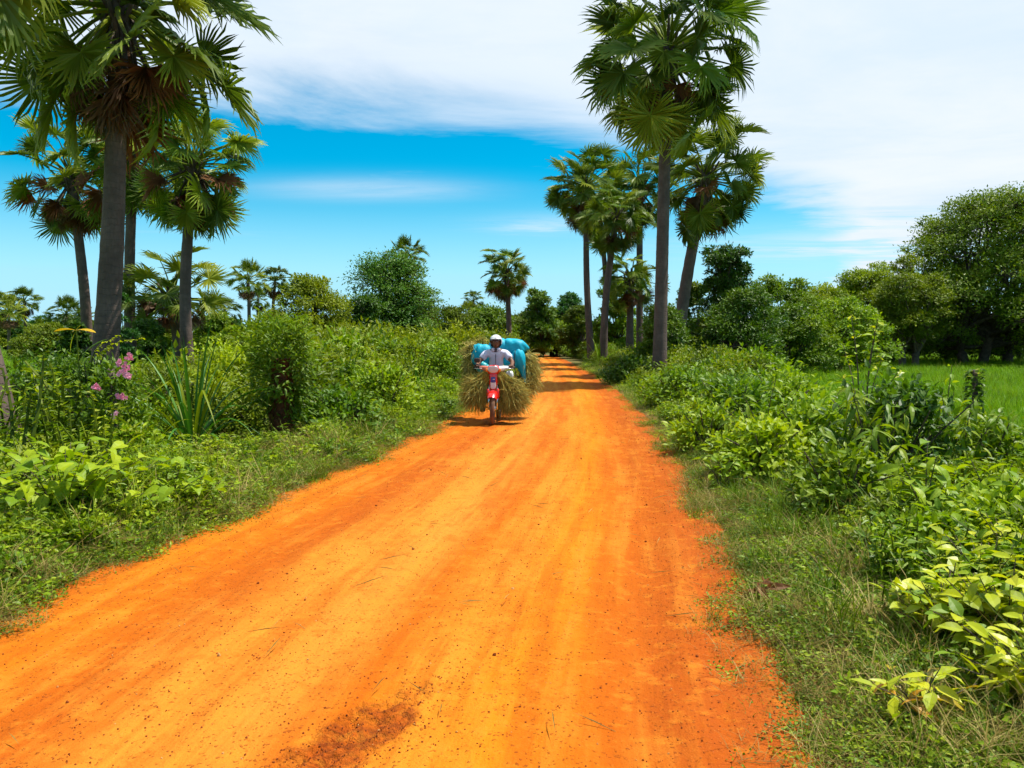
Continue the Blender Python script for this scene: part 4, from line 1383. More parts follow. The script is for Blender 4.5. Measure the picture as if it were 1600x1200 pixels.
leafy_shrub('slim_sapling', 1478, 9.6, 'slim bare stemmed sapling in front of the right field', 'sapling', 12, 60, 4, 1.7, .25, LF_OV, (.6, .95), .1, .01)
leafy_shrub('weed', 1135, 8.3, 'leafy weed on the right verge near the road edge', 'plant', 13, 60, 6, .42, .3, LF_OV, (.6, 1.0), .1, .006)


def foliage_shrub(name, px, d, py_top, label, cat, seed, rx, nl, leaf, wid, mat, clumps=40, droop=.2, hi=True, base=.12, dz=0):
    x = X(px, d)
    rz = max(.3, (at(px, py_top, d).z - gh(x, d) - .1) / .92)
    root = thing(name, (x, d, gh(x, d) + dz), label, cat)
    me = clump_bush(seed, rx, rz, int(nl * max(1, rz)), leaf * 1.2, wid, mat, clumps, hi, droop, False, base)
    obj('foliage', me, root)
    r_ = np.random.default_rng(seed)
    wd = MB()
    for k in range(9):
        a_ = k * 2.4
        o_ = np.array([math.cos(a_), math.sin(a_), 0])
        P = spline([o_ * .04 - [0, 0, .05], o_ * rx * .3 + [0, 0, rz * .5], o_ * rx * r_.uniform(.5, .8) + [0, 0, rz * r_.uniform(.7, 1.0)]], 8)
        V, Fc = tube(P, np.linspace(.02, .005, 8), 5)
        wd.add(V, Fc)
    obj('stems', wd.mesh('stems', MATS['bark']), root)
    return root


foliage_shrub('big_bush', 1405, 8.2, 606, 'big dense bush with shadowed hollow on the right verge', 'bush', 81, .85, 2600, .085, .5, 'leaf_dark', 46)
foliage_shrub('big_bush', 1535, 8.6, 648, 'dense bush with small glossy leaves right of the shadowed bush', 'bush', 82, .7, 2200, .075, .5, 'leaf_mid', 42)
foliage_shrub('verge_bush', 1275, 9.6, 625, 'bright green bush left of the big right bush', 'bush', 83, .65, 1800, .085, .55, 'leaf_bright', 36)
foliage_shrub('verge_bush', 1150, 12.5, 590, 'bright bush on the right verge level with the motorbike', 'bush', 84, .8, 2000, .09, .55, 'leaf_bright', 38)
foliage_shrub('verge_bush', 1065, 17.5, 580, 'yellow green bush on the right verge where the road narrows', 'bush', 85, .9, 1900, .1, .5, 'leaf_bright', 38)
foliage_shrub('verge_bush', 1195, 8.8, 655, 'bright low bush between the weed and the arching shrub at right', 'bush', 96, .55, 1500, .08, .55, 'leaf_bright', 34)
foliage_shrub('verge_bush', 1320, 6.9, 700, 'bright bush below the sapling on the right verge', 'bush', 97, .5, 1500, .075, .55, 'leaf_mid', 34)
foliage_shrub('verge_bush', 1105, 11.0, 630, 'small bright bush at the right road edge', 'bush', 98, .5, 1300, .08, .5, 'leaf_bright', 32)
foliage_shrub('verge_bush', 1230, 14.0, 582, 'bright bush near the field on the right verge', 'bush', 99, .8, 1700, .095, .5, 'leaf_bright', 38)
foliage_shrub('verge_bush', 1490, 5.6, 800, 'leafy bush under the broad leaved herbs at right', 'bush', 101, .45, 1300, .075, .55, 'leaf_bright', 30)
foliage_shrub('verge_bush', 985, 27, 558, 'dark bush leaning over the road at the right bend', 'bush', 86, .9, 1900, .11, .5, 'leaf_dark', 38)
foliage_shrub('verge_bush', 1575, 5.9, 770, 'leafy green bush cut by the right picture edge', 'bush', 87, .55, 1500, .08, .55, 'leaf_bright', 34)
foliage_shrub('dark_bush', 85, 12.6, 553, 'dark bush beside the leaning trunk at left', 'bush', 88, .95, 2400, .075, .5, 'leaf_dark', 42)
foliage_shrub('dark_bush', 150, 11.6, 562, 'dark bush around the pink flowered shrub', 'bush', 89, .6, 1700, .075, .5, 'leaf_dark', 36)
foliage_shrub('verge_bush', 345, 17.5, 540, 'sunlit bush between the slim palm trunk and the vine stump', 'bush', 90, 1.0, 2200, .095, .4, 'leaf_bright', 40)
foliage_shrub('verge_bush', 600, 15.5, 572, 'bright leafy bush on the left verge near the motorbike', 'bush', 91, .8, 2000, .09, .5, 'leaf_bright', 38)
foliage_shrub('verge_bush', 530, 12.6, 610, 'bright leafy bush right of the vine stump', 'bush', 92, .65, 1700, .085, .55, 'leaf_bright', 36)
foliage_shrub('olive_bush', 255, 13.5, 575, 'olive bush behind the large pandanus', 'bush', 93, .7, 1700, .075, .4, 'leaf_olive', 36)
foliage_shrub('verge_bush', 690, 23, 535, 'low bright bush behind the hay bundles', 'bush', 94, 1.0, 1900, .1, .5, 'leaf_bright', 38)


def pandanus(px, d, label, seed, n, L, wd=.05, mat='blade_pandan'):
    r_ = np.random.default_rng(seed)
    x = X(px, d)
    root = thing('pandanus', (x, d, gh(x, d)), label, 'plant')
    t = np.linspace(0, 1, 9)
    srcs = []
    for k in range(5):
        bend = (.05, .15, .3, .5, .15)[k]
        kink = (0, 0, 0, 0, .7)[k]
        z = L * (t - bend * t ** 3) - kink * L * np.maximum(t - .6, 0) * 1.6
        xo = L * (.1 * t + bend * 1.1 * t ** 2.2) + kink * L * np.maximum(t - .6, 0)
        wv = wd * np.array([.9, 1, 1, .95, .85, .7, .5, .28, .02])
        Lf = np.stack([xo, wv / 2, z + .3 * wv], -1)
        Rt = np.stack([xo, -wv / 2, z + .3 * wv], -1)
        Md = np.stack([xo + .012, 0 * t, z], -1)
        V = np.concatenate([Lf, Md, Rt])
        q = np.arange(8)
        Fc = np.concatenate([np.stack(f, -1) for f in ((q, q + 1, 9 + q + 1), (q, 9 + q + 1, 9 + q), (9 + q, 9 + q + 1, 18 + q + 1), (9 + q, 18 + q + 1, 18 + q))])
        srcs.append(mesh_np('blade', V, Fc, np.tile(.4 + .3 * t, 3), True, [MATS[mat if k != 4 else 'leaf_olive']]))
    for k in range(n):
        f = k / n
        az = k * 2.4 + r_.normal(0, .2)
        tilt = .06 + .75 * f ** 1.6 + r_.normal(0, .07)
        sr = srcs[min(3, int(f * 4))] if r_.uniform() > .15 else srcs[4]
        obj('blade', sr, root, (.05 * math.cos(az), .05 * math.sin(az), .05 + .12 * (1 - f)), (0, tilt, az), float(r_.uniform(.75, 1.1)))
    V, Fc = tube(np.array([[0, 0, -.1], [0, 0, .1], [0, 0, .26]]), [.09, .08, .04], 8)
    obj('stem', mesh_np('stem', V, Fc, None, True, [MATS['bark']]), root)
    return root


pandanus(298, 11.6, 'large pandanus with tall upright blades before the slim palm trunk', 1, 40, 1.7, .05)
pandanus(225, 11.0, 'flattened pandanus with blades lying outward at the left verge', 5, 16, 1.0, .045, 'leaf_mid')
pandanus(532, 16.5, 'pandanus with broad pale blades behind the vine stump', 2, 24, 1.35, .075)
pandanus(654, 20.5, 'small upright pandanus in the bushes left of the hay', 3, 18, 1.05, .06)
pandanus(938, 40, 'spiky green plant between the two bend palm trunks', 4, 14, 1.6, .09, 'leaf_bright')

# vine-covered stump
x = X(440, 12.0)
root = thing('vine_covered_stump', (x, 12.0, gh(x, 12.0)), 'red brown stump overgrown with bright narrow leaved vines', 'stump')
r_ = np.random.default_rng(5)
P = spline([[0, 0, -.15], [.03, 0, .5], [-.02, 0, 1.3]], 26)
V, Fc = tube(P, .15 * (1 + r_.normal(0, .06, 26)), 14)
V = V + r_.normal(0, .012, V.shape)
obj('trunk', mesh_np('trunk', V, Fc, None, False, [MATS['bark_red']]), root)
mb = MB()
for k in range(90):                              # fibrous strands
    a_ = r_.uniform(0, 6.28)
    z_ = r_.uniform(.1, .9)
    o_ = np.array([math.cos(a_), math.sin(a_), 0])
    q = np.stack([o_ * .14 + [0, 0, z_ + .12], o_ * .19 + [0, 0, z_], o_ * r_.uniform(.16, .23) + [0, 0, z_ - .14]])
    V, Fc = tube(q, [.008, .006, .002], 3)
    mb.add(V, Fc)
obj('fibres', mb.mesh('fibres', MATS['bark_red']), root)
mb = MB()
for k in range(48):
    zt = r_.uniform(0, 1) ** .8
    z_ = .42 + 1.42 * zt
    a_ = r_.uniform(0, 6.283)
    rr = (.15 + .22 * math.sin(min(1, zt * 1.15) * math.pi * .62)) * r_.uniform(.6, 1.0)
    c = np.array([rr * math.cos(a_), rr * math.sin(a_), z_])
    per = 70
    g = r_.normal(0, 1, (per, 3)) * [.1, .1, .11]
    Pp = c + g
    ov = unit(Pp * [1, 1, .0] + 1e-6)
    D = ov * .8 + r_.normal(0, .5, (per, 3)) + np.array([0, 0, -.35 + 1.3 * zt ** 2])
    N = ov * .5 + [0, 0, .8] + r_.normal(0, .4, (per, 3))
    L = .12 * r_.uniform(.6, 1.2, per)
    V, Fc, kk = leafbatch(Pp, D, N, L, L * .3, .12, .3, True)
    mb.add(V, Fc, np.repeat(np.clip(.3 + .45 * zt ** 2 + r_.normal(0, .15, per), 0, 1), kk))
obj('vines', mb.mesh('vines', MATS['leaf_mid']), root)
mb = MB()
for k in range(26):                              # upright young shoots on top
    a_ = r_.uniform(0, 6.28)
    rr = r_.uniform(0, .42)
    b = np.array([rr * math.cos(a_), rr * math.sin(a_), 1.55])
    e_ = b + [r_.normal(0, .06), r_.normal(0, .06), r_.uniform(.2, .42)]
    V, Fc = tube(np.stack([b, e_]), [.004, .002], 4)
    mb.add(V, Fc, .6)
    m = 9
    t = np.linspace(.2, 1, m)[:, None]
    aa = np.arange(m) * 2.4
    D = np.stack([np.cos(aa), np.sin(aa), np.full(m, 1.0)], -1)
    V, Fc, kk = leafbatch(b + (e_ - b) * t, D, np.tile([[0, 0, 1.0]], (m, 1)) + r_.normal(0, .3, (m, 3)), .1, .024, .1, .3, True)
    mb.add(V, Fc, np.repeat(r_.uniform(.5, 1, m), kk))
obj('shoots', mb.mesh('shoots', MATS['leaf_bright']), root)

# pink flowering shrub on a dark post-like stem
d = 10.3
x = X(172, d)
root = thing('flowering_shrub', (x, d, gh(x, d)), 'shrub with pink flower clusters left of the large pandanus', 'shrub')
P = spline([[0, 0, -.1], [.02, 0, .6], [0, 0, 1.28]], 10)
V, Fc = tube(P, np.linspace(.07, .05, 10), 8)
obj('trunk', mesh_np('trunk', V, Fc, None, True, [MATS['bark']]), root)
obj('foliage', clump_bush(95, .5, 1.45, 1300, .085, .55, 'leaf_mid', 30, True, .2, False, .2), root)
for px_, py_ in ((186, 566), (198, 573), (203, 557), (190, 583), (152, 608), (191, 619), (178, 649), (201, 589)):
    c = at(px_, py_, d - .45) - root.location
    mb = MB()
    for k in range(7):
        p = np.array(c) + r_.normal(0, .02, 3)
        m = 6
        aa = np.arange(m) / m * 6.283
        D = np.stack([np.cos(aa), np.full(m, -.5), np.sin(aa)], -1) + r_.normal(0, .2, (m, 3))
        V, Fc, kk = leafbatch(np.tile(p, (m, 1)), D, np.tile([[0, -1.0, .3]], (m, 1)), .032, .026, .1, .1)
        mb.add(V, Fc, np.repeat(r_.uniform(0, 1, m), kk))
    obj('flower_cluster', mb.mesh('flower_cluster', MATS['petal_pink']), root)

# yellow-leaved seedling and pale pinnate sprays above the dark bush
d = 11.2
x = X(120, d)
root = thing('seedling', (x, d, gh(x, d)), 'tall seedling with three long yellow leaves before the thick trunk', 'plant')
top = at(119, 516, d) - root.location
P = spline([[0, 0, -.05], [.03, .02, top.z * .5], list(top)], 10)
V, Fc = tube(P, np.linspace(.016, .008, 10), 6)
obj('stem', mesh_np('stem', V, Fc, None, True, [MATS['leaf_olive']]), root)
G('leaf_ripe', (.45, .30, .01), (.6, .38, .015), (.65, .42, .03), .35, .4, .4, .3)
ripe = one_leaf(.26, .085, 'paddle', .35, .1, 'leaf_ripe')
pale = one_leaf(.3, .08, 'paddle', .2, .1, 'leaf_yellow')
for az, el, me in ((3.3, .25, ripe), (-.15, .2, ripe), (3.9, -1.1, pale)):
    obj('leaf', me, root, top, (.3, -el, az))
obj('leaf', one_leaf(.4, .17, 'paddle', .3, .1, 'leaf_dark'), root, (top.x + .06, top.y, top.z - .35), (0, -.9, .5))
d = 11.0
for k, (px_, py_, qx, qy, lab) in enumerate(((160, 560, 226, 527, 'leaning pinnate spray with pale leaflets right of the yellow seedling'),
                                            (143, 566, 186, 523, 'flat pinnate spray with pale leaflets beside the yellow seedling'),
                                            (150, 575, 172, 540, 'lower pinnate spray with pale leaflets under the flat spray'))):
    b, e_ = at(px_, py_, d), at(qx, qy, d - .2)
    x = b.x
    root = thing('pinnate_spray', (x, d, gh(x, d)), lab, 'plant')
    P = spline([[0, 0, -.05], [b.x - x, 0, b.z - root.location.z], list(e_ - root.location)], 16)
    V, Fc = tube(P, np.linspace(.014, .004, 16), 5)
    obj('stem', mesh_np('stem', V, Fc, None, True, [MATS['leaf_olive']]), root)
    lf = one_leaf(.12, .045, 'ovate', .2, .1, 'leaf_yellow')
    for q in range(18):
        t = .55 + .45 * q / 18
        p = [np.interp(t, np.linspace(0, 1, 16), P[:, c]) for c in range(3)]
        obj('leaf', lf, root, p, (r_.normal(0, .3), -.15 + r_.normal(0, .2), (1.3 if q % 2 else -1.3) + .3), float(r_.uniform(.7, 1.0)))

# vine-covered pole on the right
d = 10.2
x = X(1524, d)
root = thing('vine_covered_pole', (x, d, gh(x, d)), 'dark vine covered pole standing before the right field', 'pole')
topz = at(1524, 578, d).z - root.location.z
V, Fc = tube(np.array([[0, 0, -.1], [.02, 0, topz * .5], [0, 0, topz]]), [.045, .04, .03], 8)
obj('trunk', mesh_np('trunk', V, Fc, None, True, [MATS['bark']]), root)
m = 420
zt = r_.uniform(.3, 1.02, m) * topz
aa = r_.uniform(0, 6.28, m)
Pp = np.stack([np.cos(aa) * .07, np.sin(aa) * .07, zt], -1)
D = np.stack([np.cos(aa), np.sin(aa), r_.normal(-.2, .4, m)], -1)
V, Fc, kk = leafbatch(Pp, D, np.stack([np.cos(aa), np.sin(aa), np.full(m, 1.0)], -1), .075 * r_.uniform(.6, 1.2, m), .05, .1, .2, True)
obj('vines', MB().add(V, Fc, np.repeat(r_.uniform(0, 1, m), kk)).mesh('vines', MATS['leaf_dark']), root)
for k in range(7):
    obj('leaf', LF_YEL[k % 3], root, (0, 0, topz - .02 * k), (0, -.2, k * 2.4), 1.1)

# low fan palm clump by the right field, with yellowing fans
d = 27.0
x = X(1212, d)
root = thing('low_fan_palm', (x, d, gh(x, d)), 'low fan palm clump with yellowing leaves at the right field edge', 'palm')
for k in range(26):
    el = R(75) - R(85) * (k / 26)
    me = (FR_Y, FR_Y, FR_R)[k % 3 if k > 18 else 0][k % 3]
    obj('frond', me, root, (r_.normal(0, .35), r_.normal(0, .2), .1), (r_.normal(0, .4), -el, k * 2.4), float(r_.uniform(.42, .62)))
V, Fc = tube(np.array([[0, 0, -.1], [0, 0, .15], [0, 0, .3]]), [.2, .18, .1], 9)
obj('stem', mesh_np('stem', V, Fc, None, True, [MATS['bark']]), root)

# grass clumps that stand out
for k, (px_, d, hh, lab, mt) in enumerate(((1395, 6.0, .75, 'tuft of tall green grass below the big right bush', 'grass_green'),
                                          (1385, 4.35, .36, 'drooping dry grass tuft on the right verge', 'grass_dry'),
                                          (1300, 4.9, .4, 'spreading pale grass tuft on the right verge', 'grass_green'),
                                          (1250, 6.3, .3, 'bright short grass tuft on the right verge', 'grass_field'))):
    x = X(px_, d)
    o = obj('grass_tuft', blades(np.random.default_rng(300 + k), 46, .07, hh * .5, hh, .011, .5, 5, .9).mesh('grass_tuft', MATS[mt]), None, (x, d, gh(x, d)))
    tag(o, lab, 'grass tuft')

# curled dry leaf on the right verge and a fallen branch on the left
d = 4.83
x = X(1188, d)
root = thing('dry_leaf_bundle', (x, d, gh(x, d) + .05), 'curled dry brown leaves lying at the right road edge', 'dry leaf')
dl = [one_leaf(.16, .05, 'ovate', .2 + .3 * k, .35, 'frond_rust', .08, 60 + k) for k in range(3)]
for k in range(8):
    obj('leaf', dl[k % 3], root, (r_.normal(0, .03), r_.normal(0, .02), .01 * k), (r_.normal(0, .8), r_.normal(0, .2), r_.normal(0, .9) + (3.14 if k % 3 == 0 else 0)), float(r_.uniform(.7, 1.1)))
d = 9.3
a_, b_ = at(42, 722, d), at(98, 688, d + .3)
ax = X(70, d)
root_l = Vector((ax, d, gh(ax, d)))
V, Fc = tube(spline([list(a_ - root_l), [0, .1, (a_.z + b_.z) / 2 - root_l.z - .03], list(b_ - root_l)], 14), np.linspace(.03, .012, 14), 7)
plain('dry_wood', (.3, .17, .08), .8, .2, 0, .3, 10, .4)
tag(obj('fallen_branch', mesh_np('fallen_branch', V, Fc, None, True, [MATS['dry_wood']]), None, root_l), 'dry bent branch leaning in the weeds at left', 'branch')


# ------------------------------------------------------------------ motorbike, rider, hay bundles, sacks
def flat_mat(name, c, **kw):
    return plain(name, c, **kw)


flat_mat('red_paint', (.62, .012, .008), rough=.25, spec=.5, var=.04, coat=.6)
flat_mat('salmon_reflection', (.62, .16, .09), rough=.4, var=.06)  # peach reflection on the handlebar cover, put into its base colour
flat_mat('black_rubber', (.018, .017, .016), rough=.8, var=.2, c2=(.06, .035, .02))
flat_mat('dusty_rubber', (.09, .05, .03), rough=.9, var=.3, c2=(.2, .09, .035))
flat_mat('chrome', (.62, .62, .62), rough=.22, metal=1.0, var=.05)
flat_mat('dark_metal', (.06, .055, .05), rough=.5, metal=.6, var=.2)
flat_mat('white_plastic', (.72, .70, .68), rough=.35, var=.05)
flat_mat('blue_decal', (.03, .05, .28), rough=.35, var=.1)
flat_mat('amber_glass', (.8, .22, .02), rough=.15, var=.02)
flat_mat('lamp_glass', (.66, .5, .46), rough=.08, var=.06, spec=.7)
flat_mat('skin_brown', (.17, .075, .04), rough=.55, spec=.35, var=.08)
flat_mat('skin_dark', (.03, .012, .008), rough=.5, var=.1)
flat_mat('shirt_cloth', (.60, .60, .72), rough=.85, spec=.15, var=.05, scale=5, bump=.3)
flat_mat('shirt_dark', (.09, .08, .10), rough=.85, spec=.15, var=.1)
flat_mat('trouser_cloth', (.02, .02, .024), rough=.9, spec=.1, var=.1)
flat_mat('helmet_shell', (.62, .63, .63), rough=.22, spec=.5, var=.04, coat=.3)
flat_mat('visor_dark', (.015, .012, .012), rough=.12, spec=.6, var=.02)
flat_mat('hair_black', (.01, .008, .007), rough=.6, var=.1)
flat_mat('eye_white', (.55, .5, .47), rough=.3, var=.02)
flat_mat('sack_blue', (.0, .37, .50), rough=.55, spec=.3, var=.1, scale=4, bump=.3, c2=(.0, .28, .40))
flat_mat('sack_teal', (.0, .34, .38), rough=.42, spec=.4, var=.1, scale=4, bump=.25)
flat_mat('bag_white', (.75, .76, .74), rough=.35, var=.06)
flat_mat('strap_black', (.01, .01, .01), rough=.7, var=.1)

BD = 14.62                                      # distance of the front wheel's contact patch
bike_c = at(770, 668, BD)
YAW = R(4.0)
fwd = Vector((-math.sin(YAW), -math.cos(YAW), 0))
BORG = Vector((bike_c.x, BD, 0)) - fwd * .6
BORG.z = float(road_surface(np.array([BORG.x]), np.array([BORG.y]))[0]) - .004
BROT = Euler((0, 0, -YAW))
BM = Matrix.Translation(BORG) @ BROT.to_matrix().to_4x4()


def bthing(name, label, cat, loc=(0, 0, 0), group=None):
    """a thing placed in the motorbike's own frame"""
    o = thing(name, BM @ Vector(loc), label, cat, group)
    o.rotation_euler = (0, 0, -YAW)
    return o


def torus(c, R0, r, axis='x', nu=36, nv=10, sq=1.0):
    th = np.arange(nu) / nu * 2 * np.pi
    ph = np.arange(nv) / nv * 2 * np.pi
    rr = R0 + r * np.cos(ph)[None]
    a_ = rr * np.cos(th)[:, None]
    b_ = rr * np.sin(th)[:, None]
    c_ = np.broadcast_to(r * sq * np.sin(ph)[None], a_.shape)
    V = np.stack([c_, a_, b_], -1).reshape(-1, 3) + np.asarray(c)
    i_ = np.arange(nu)[:, None]
    j_ = np.arange(nv)[None]
    p = i_ * nv + j_
    q = i_ * nv + (j_ + 1) % nv
    r2 = ((i_ + 1) % nu) * nv + (j_ + 1) % nv
    s2 = ((i_ + 1) % nu) * nv + j_
    return V, np.concatenate([np.stack([p, s2, r2], -1).reshape(-1, 3), np.stack([p, r2, q], -1).reshape(-1, 3)])


def solid(name, parent, mat, *shapes, smooth=True, loc=None, rot=None):
    mb = MB()
    for V, Fc in shapes:
        mb.add(V, Fc)
    return obj(name, mb.mesh(name, MATS[mat], smooth=smooth), parent, loc, rot)


def rbox(c, h, p=.35, nu=20, nv=12):
    """rounded box"""
    return ellipsoid(c, h, nu, nv, p)


bike = bthing('motorbike', 'red underbone motorbike loaded with hay, coming up the road', 'motorbike')


def wheel(y, parent, steer=0.0, lean=0.0):
    o = obj('wheel', None, parent, (0, y, .285), (0, lean, steer))
    solid('tyre', o, 'dusty_rubber', torus((0, 0, 0), .245, .04, sq=1.05))
    solid('rim', o, 'chrome', torus((0, 0, 0), .205, .014, nv=8, sq=1.7))
    sp = []
    for k in range(18):
        a_ = k / 18 * 2 * math.pi
        sx = .03 if k % 2 else -.03
        sp.append(tube(np.array([[sx, .03 * math.cos(a_ + .4), .03 * math.sin(a_ + .4)], [0, .2 * math.cos(a_), .2 * math.sin(a_)]]), .003, 4))
    solid('spokes', o, 'chrome', *sp)
    solid('hub', o, 'chrome', tube(np.array([[-.06, 0, 0], [-.045, 0, 0], [.045, 0, 0], [.06, 0, 0]]), [.02, .055, .055, .02], 14))
    return o


wheel(-.6, bike, .06, .05)
wheel(.6, bike)
# front fork and mudguard
for sx in (-1, 1):
    solid('fork_leg', bike, 'chrome', tube(np.array([[sx * .075, -.6, .27], [sx * .075, -.55, .45], [sx * .075, -.49, .70]]), [.02, .022, .026], 10))
th = np.linspace(R(42), R(165), 14)
prof = [(-.095, -.075), (-.085, -.02), (-.055, .012), (0, .026), (.055, .012), (.085, -.02), (.095, -.075)]
V = []
for a_ in th:
    for (xx, dr) in prof:
        rr = .305 + dr
        V.append((xx * (.75 + .25 * math.sin(max(a_, 0))), -.6 - rr * math.cos(a_), .285 + rr * math.sin(a_)))
V = np.array(V)
m = len(prof)
Fc = []
for i_ in range(len(th) - 1):
    for j_ in range(m - 1):
        p = i_ * m + j_
        Fc += [(p, p + 1, p + m + 1), (p, p + m + 1, p + m)]
solid('front_mudguard', bike, 'red_paint', (V, np.array(Fc)))
for sx in (-1, 1):
    solid('mudguard_skirt', bike, 'red_paint', rbox((sx * .088, -.545, .55), (.024, .05, .09), .5))
# front cowl between mudguard and headlight, with emblem stripes
solid('front_cowl', bike, 'red_paint', rbox((0, -.47, .74), (.075, .06, .19), .45))
solid('cowl_panel', bike, 'white_plastic', rbox((0, -.527, .70), (.048, .012, .07), .5))
solid('emblem', bike, 'blue_decal', rbox((0, -.534, .79), (.042, .012, .05), .5))
solid('emblem_stripe', bike, 'white_plastic', rbox((.012, -.548, .80), (.02, .004, .006), .6))
for sx in (-1, 1):
    solid('leg_shield', bike, 'red_paint', rbox((sx * .17, -.33, .60), (.10, .02, .24), .5))
# handlebar housing
solid('headlight_housing', bike, 'red_paint', rbox((0, -.43, .965), (.105, .105, .085), .55))
solid('headlight', bike, 'lamp_glass', rbox((0, -.525, .975), (.085, .022, .058), .5))
solid('headlight_bezel', bike, 'chrome', (lambda t_: (t_[0] * np.array([1.45, 1, 1]) * np.array([1, 1, 1]), t_[1]))((np.stack([torus((0, 0, 0), .06, .006)[0][:, 1], torus((0, 0, 0), .06, .006)[0][:, 0], torus((0, 0, 0), .06, .006)[0][:, 2]], -1), torus((0, 0, 0), .06, .006)[1])), loc=(0, -.535, .975))
for sx in (-1, 1):
    solid('handlebar_cover', bike, 'salmon_reflection' if sx < 0 else 'white_plastic', tube(spline([[sx * .08, -.43, .97], [sx * .17, -.40, .99], [sx * .25, -.35, 1.0]], 7), np.linspace(.058, .03, 7), 12))
    solid('grip', bike, 'black_rubber', tube(np.array([[sx * .24, -.355, 1.0], [sx * .30, -.325, 1.004], [sx * .36, -.29, 1.005]]), .02, 12))
    solid('indicator', bike, 'amber_glass', rbox((sx * .115, -.51, .96), (.022, .02, .03), .6))
    solid('brake_lever', bike, 'chrome', tube(np.array([[sx * .2, -.42, .99], [sx * .28, -.40, .985], [sx * .35, -.36, .985]]), .007, 6))
mir = obj('mirror', None, bike, (-.30, -.37, 1.13))
solid('mirror_head', mir, 'black_rubber', rbox((0, 0, 0), (.055, .018, .042), .7))
solid('mirror_stalk', mir, 'black_rubber', tube(spline([[.09, .02, -.13], [.05, .01, -.07], [0, .01, -.01]], 6), .006, 6))
# frame, engine, seat, rack, exhaust
solid('frame', bike, 'dark_metal', tube(spline([[0, -.42, .72], [0, -.22, .48], [0, .1, .45], [0, .35, .6]], 12), .04, 10),
      tube(np.array([[.05, .6, .285], [.06, .25, .32], [.05, .05, .36]]), .022, 8), tube(np.array([[-.05, .6, .285], [-.06, .25, .32], [-.05, .05, .36]]), .022, 8))
solid('engine', bike, 'dark_metal', rbox((0, -.06, .32), (.11, .17, .10), .5))
solid('seat', bike, 'black_rubber', rbox((0, .28, .74), (.12, .42, .05), .5))
solid('side_panel', bike, 'red_paint', rbox((0, .28, .60), (.105, .36, .10), .5))
solid('exhaust', bike, 'chrome', tube(spline([[.13, -.1, .26], [.15, .2, .26], [.17, .75, .34]], 9), [.018, .02, .022, .04, .045, .045, .045, .042, .03], 12))
solid('rear_rack', bike, 'dark_metal', tube(np.array([[-.25, .35, .80], [-.25, .95, .80], [.25, .95, .80], [.25, .35, .80]]), .014, 6), tube(np.array([[-.5, .62, .79], [0, .62, .79], [.5, .62, .79]]), .02, 6))
solid('rear_mudguard', bike, 'black_rubber', (V * np.array([.8, -1, 1]) + np.array([0, 0, 0]), np.array(Fc)[:, ::-1]))
for sx in (-1, 1):
    solid('foot_peg', bike, 'black_rubber', tube(np.array([[sx * .08, -.1, .27], [sx * .24, -.1, .27]]), .014, 8))


# rider ------------------------------------------------------------
def skin_mesh(name, verts, edges, radii, root=0, sub=2, mats=()):
    me = bpy.data.meshes.new(name)
    me.from_pydata(verts, edges, [])
    o = bpy.data.objects.new(name, me)
    COL.objects.link(o)
    md = o.modifiers.new('skin', 'SKIN')
    md.use_smooth_shade = True
    sv = me.skin_vertices[0].data
    for k, r_v in enumerate(radii):
        sv[k].radius = (r_v, r_v) if not isinstance(r_v, tuple) else r_v
        sv[k].use_root = k == root
    ss = o.modifiers.new('sub', 'SUBSURF')
    ss.levels = ss.render_levels = sub
    dg = bpy.context.evaluated_depsgraph_get()
    ev = o.evaluated_get(dg)
    out = bpy.data.meshes.new_from_object(ev)
    V = np.empty(len(out.vertices) * 3)
    out.vertices.foreach_get('co', V)
    out.calc_loop_triangles()
    T = np.empty(len(out.loop_triangles) * 3, np.int32)
    out.loop_triangles.foreach_get('vertices', T)
    bpy.data.objects.remove(o)
    bpy.data.meshes.remove(me)
    bpy.data.meshes.remove(out)
    return V.reshape(-1, 3), T.reshape(-1, 3)


def chain(pts, start=0):
    return [(start + k, start + k + 1) for k in range(len(pts) - 1)]


rider = bthing('person', 'rider in pale shirt and grey helmet holding the motorbike handlebar', 'person')
# skeleton in bike frame: pelvis 0, spine, neck, arms, legs
sk = [(0, .14, .82), (0, .13, 1.0), (0, .10, 1.16), (0, .085, 1.27), (0, .06, 1.36),
      (-.185, .085, 1.245), (-.305, -.02, 1.085), (-.312, -.26, 1.03),
      (.185, .085, 1.245), (.305, -.02, 1.085), (.312, -.26, 1.03),
      (-.1, .12, .80), (-.185, -.27, .74), (-.20, -.14, .34), (-.215, -.30, .25),
      (.1, .12, .80), (.20, -.27, .74), (.29, -.14, .34), (.36, -.30, .25)]
ed = [(0, 1), (1, 2), (2, 3), (3, 4), (3, 5), (5, 6), (6, 7), (3, 8), (8, 9), (9, 10),
      (0, 11), (11, 12), (12, 13), (13, 14), (0, 15), (15, 16), (16, 17), (17, 18)]
ra = [(.135, .1), (.125, .09), (.14, .095), (.09, .075), .052, .058, .042, .03, .058, .042, .03, .085, .062, .043, .035, .085, .062, .043, .035]
mbb = MB()
mbb.add(*skin_mesh('body', sk, ed, ra))
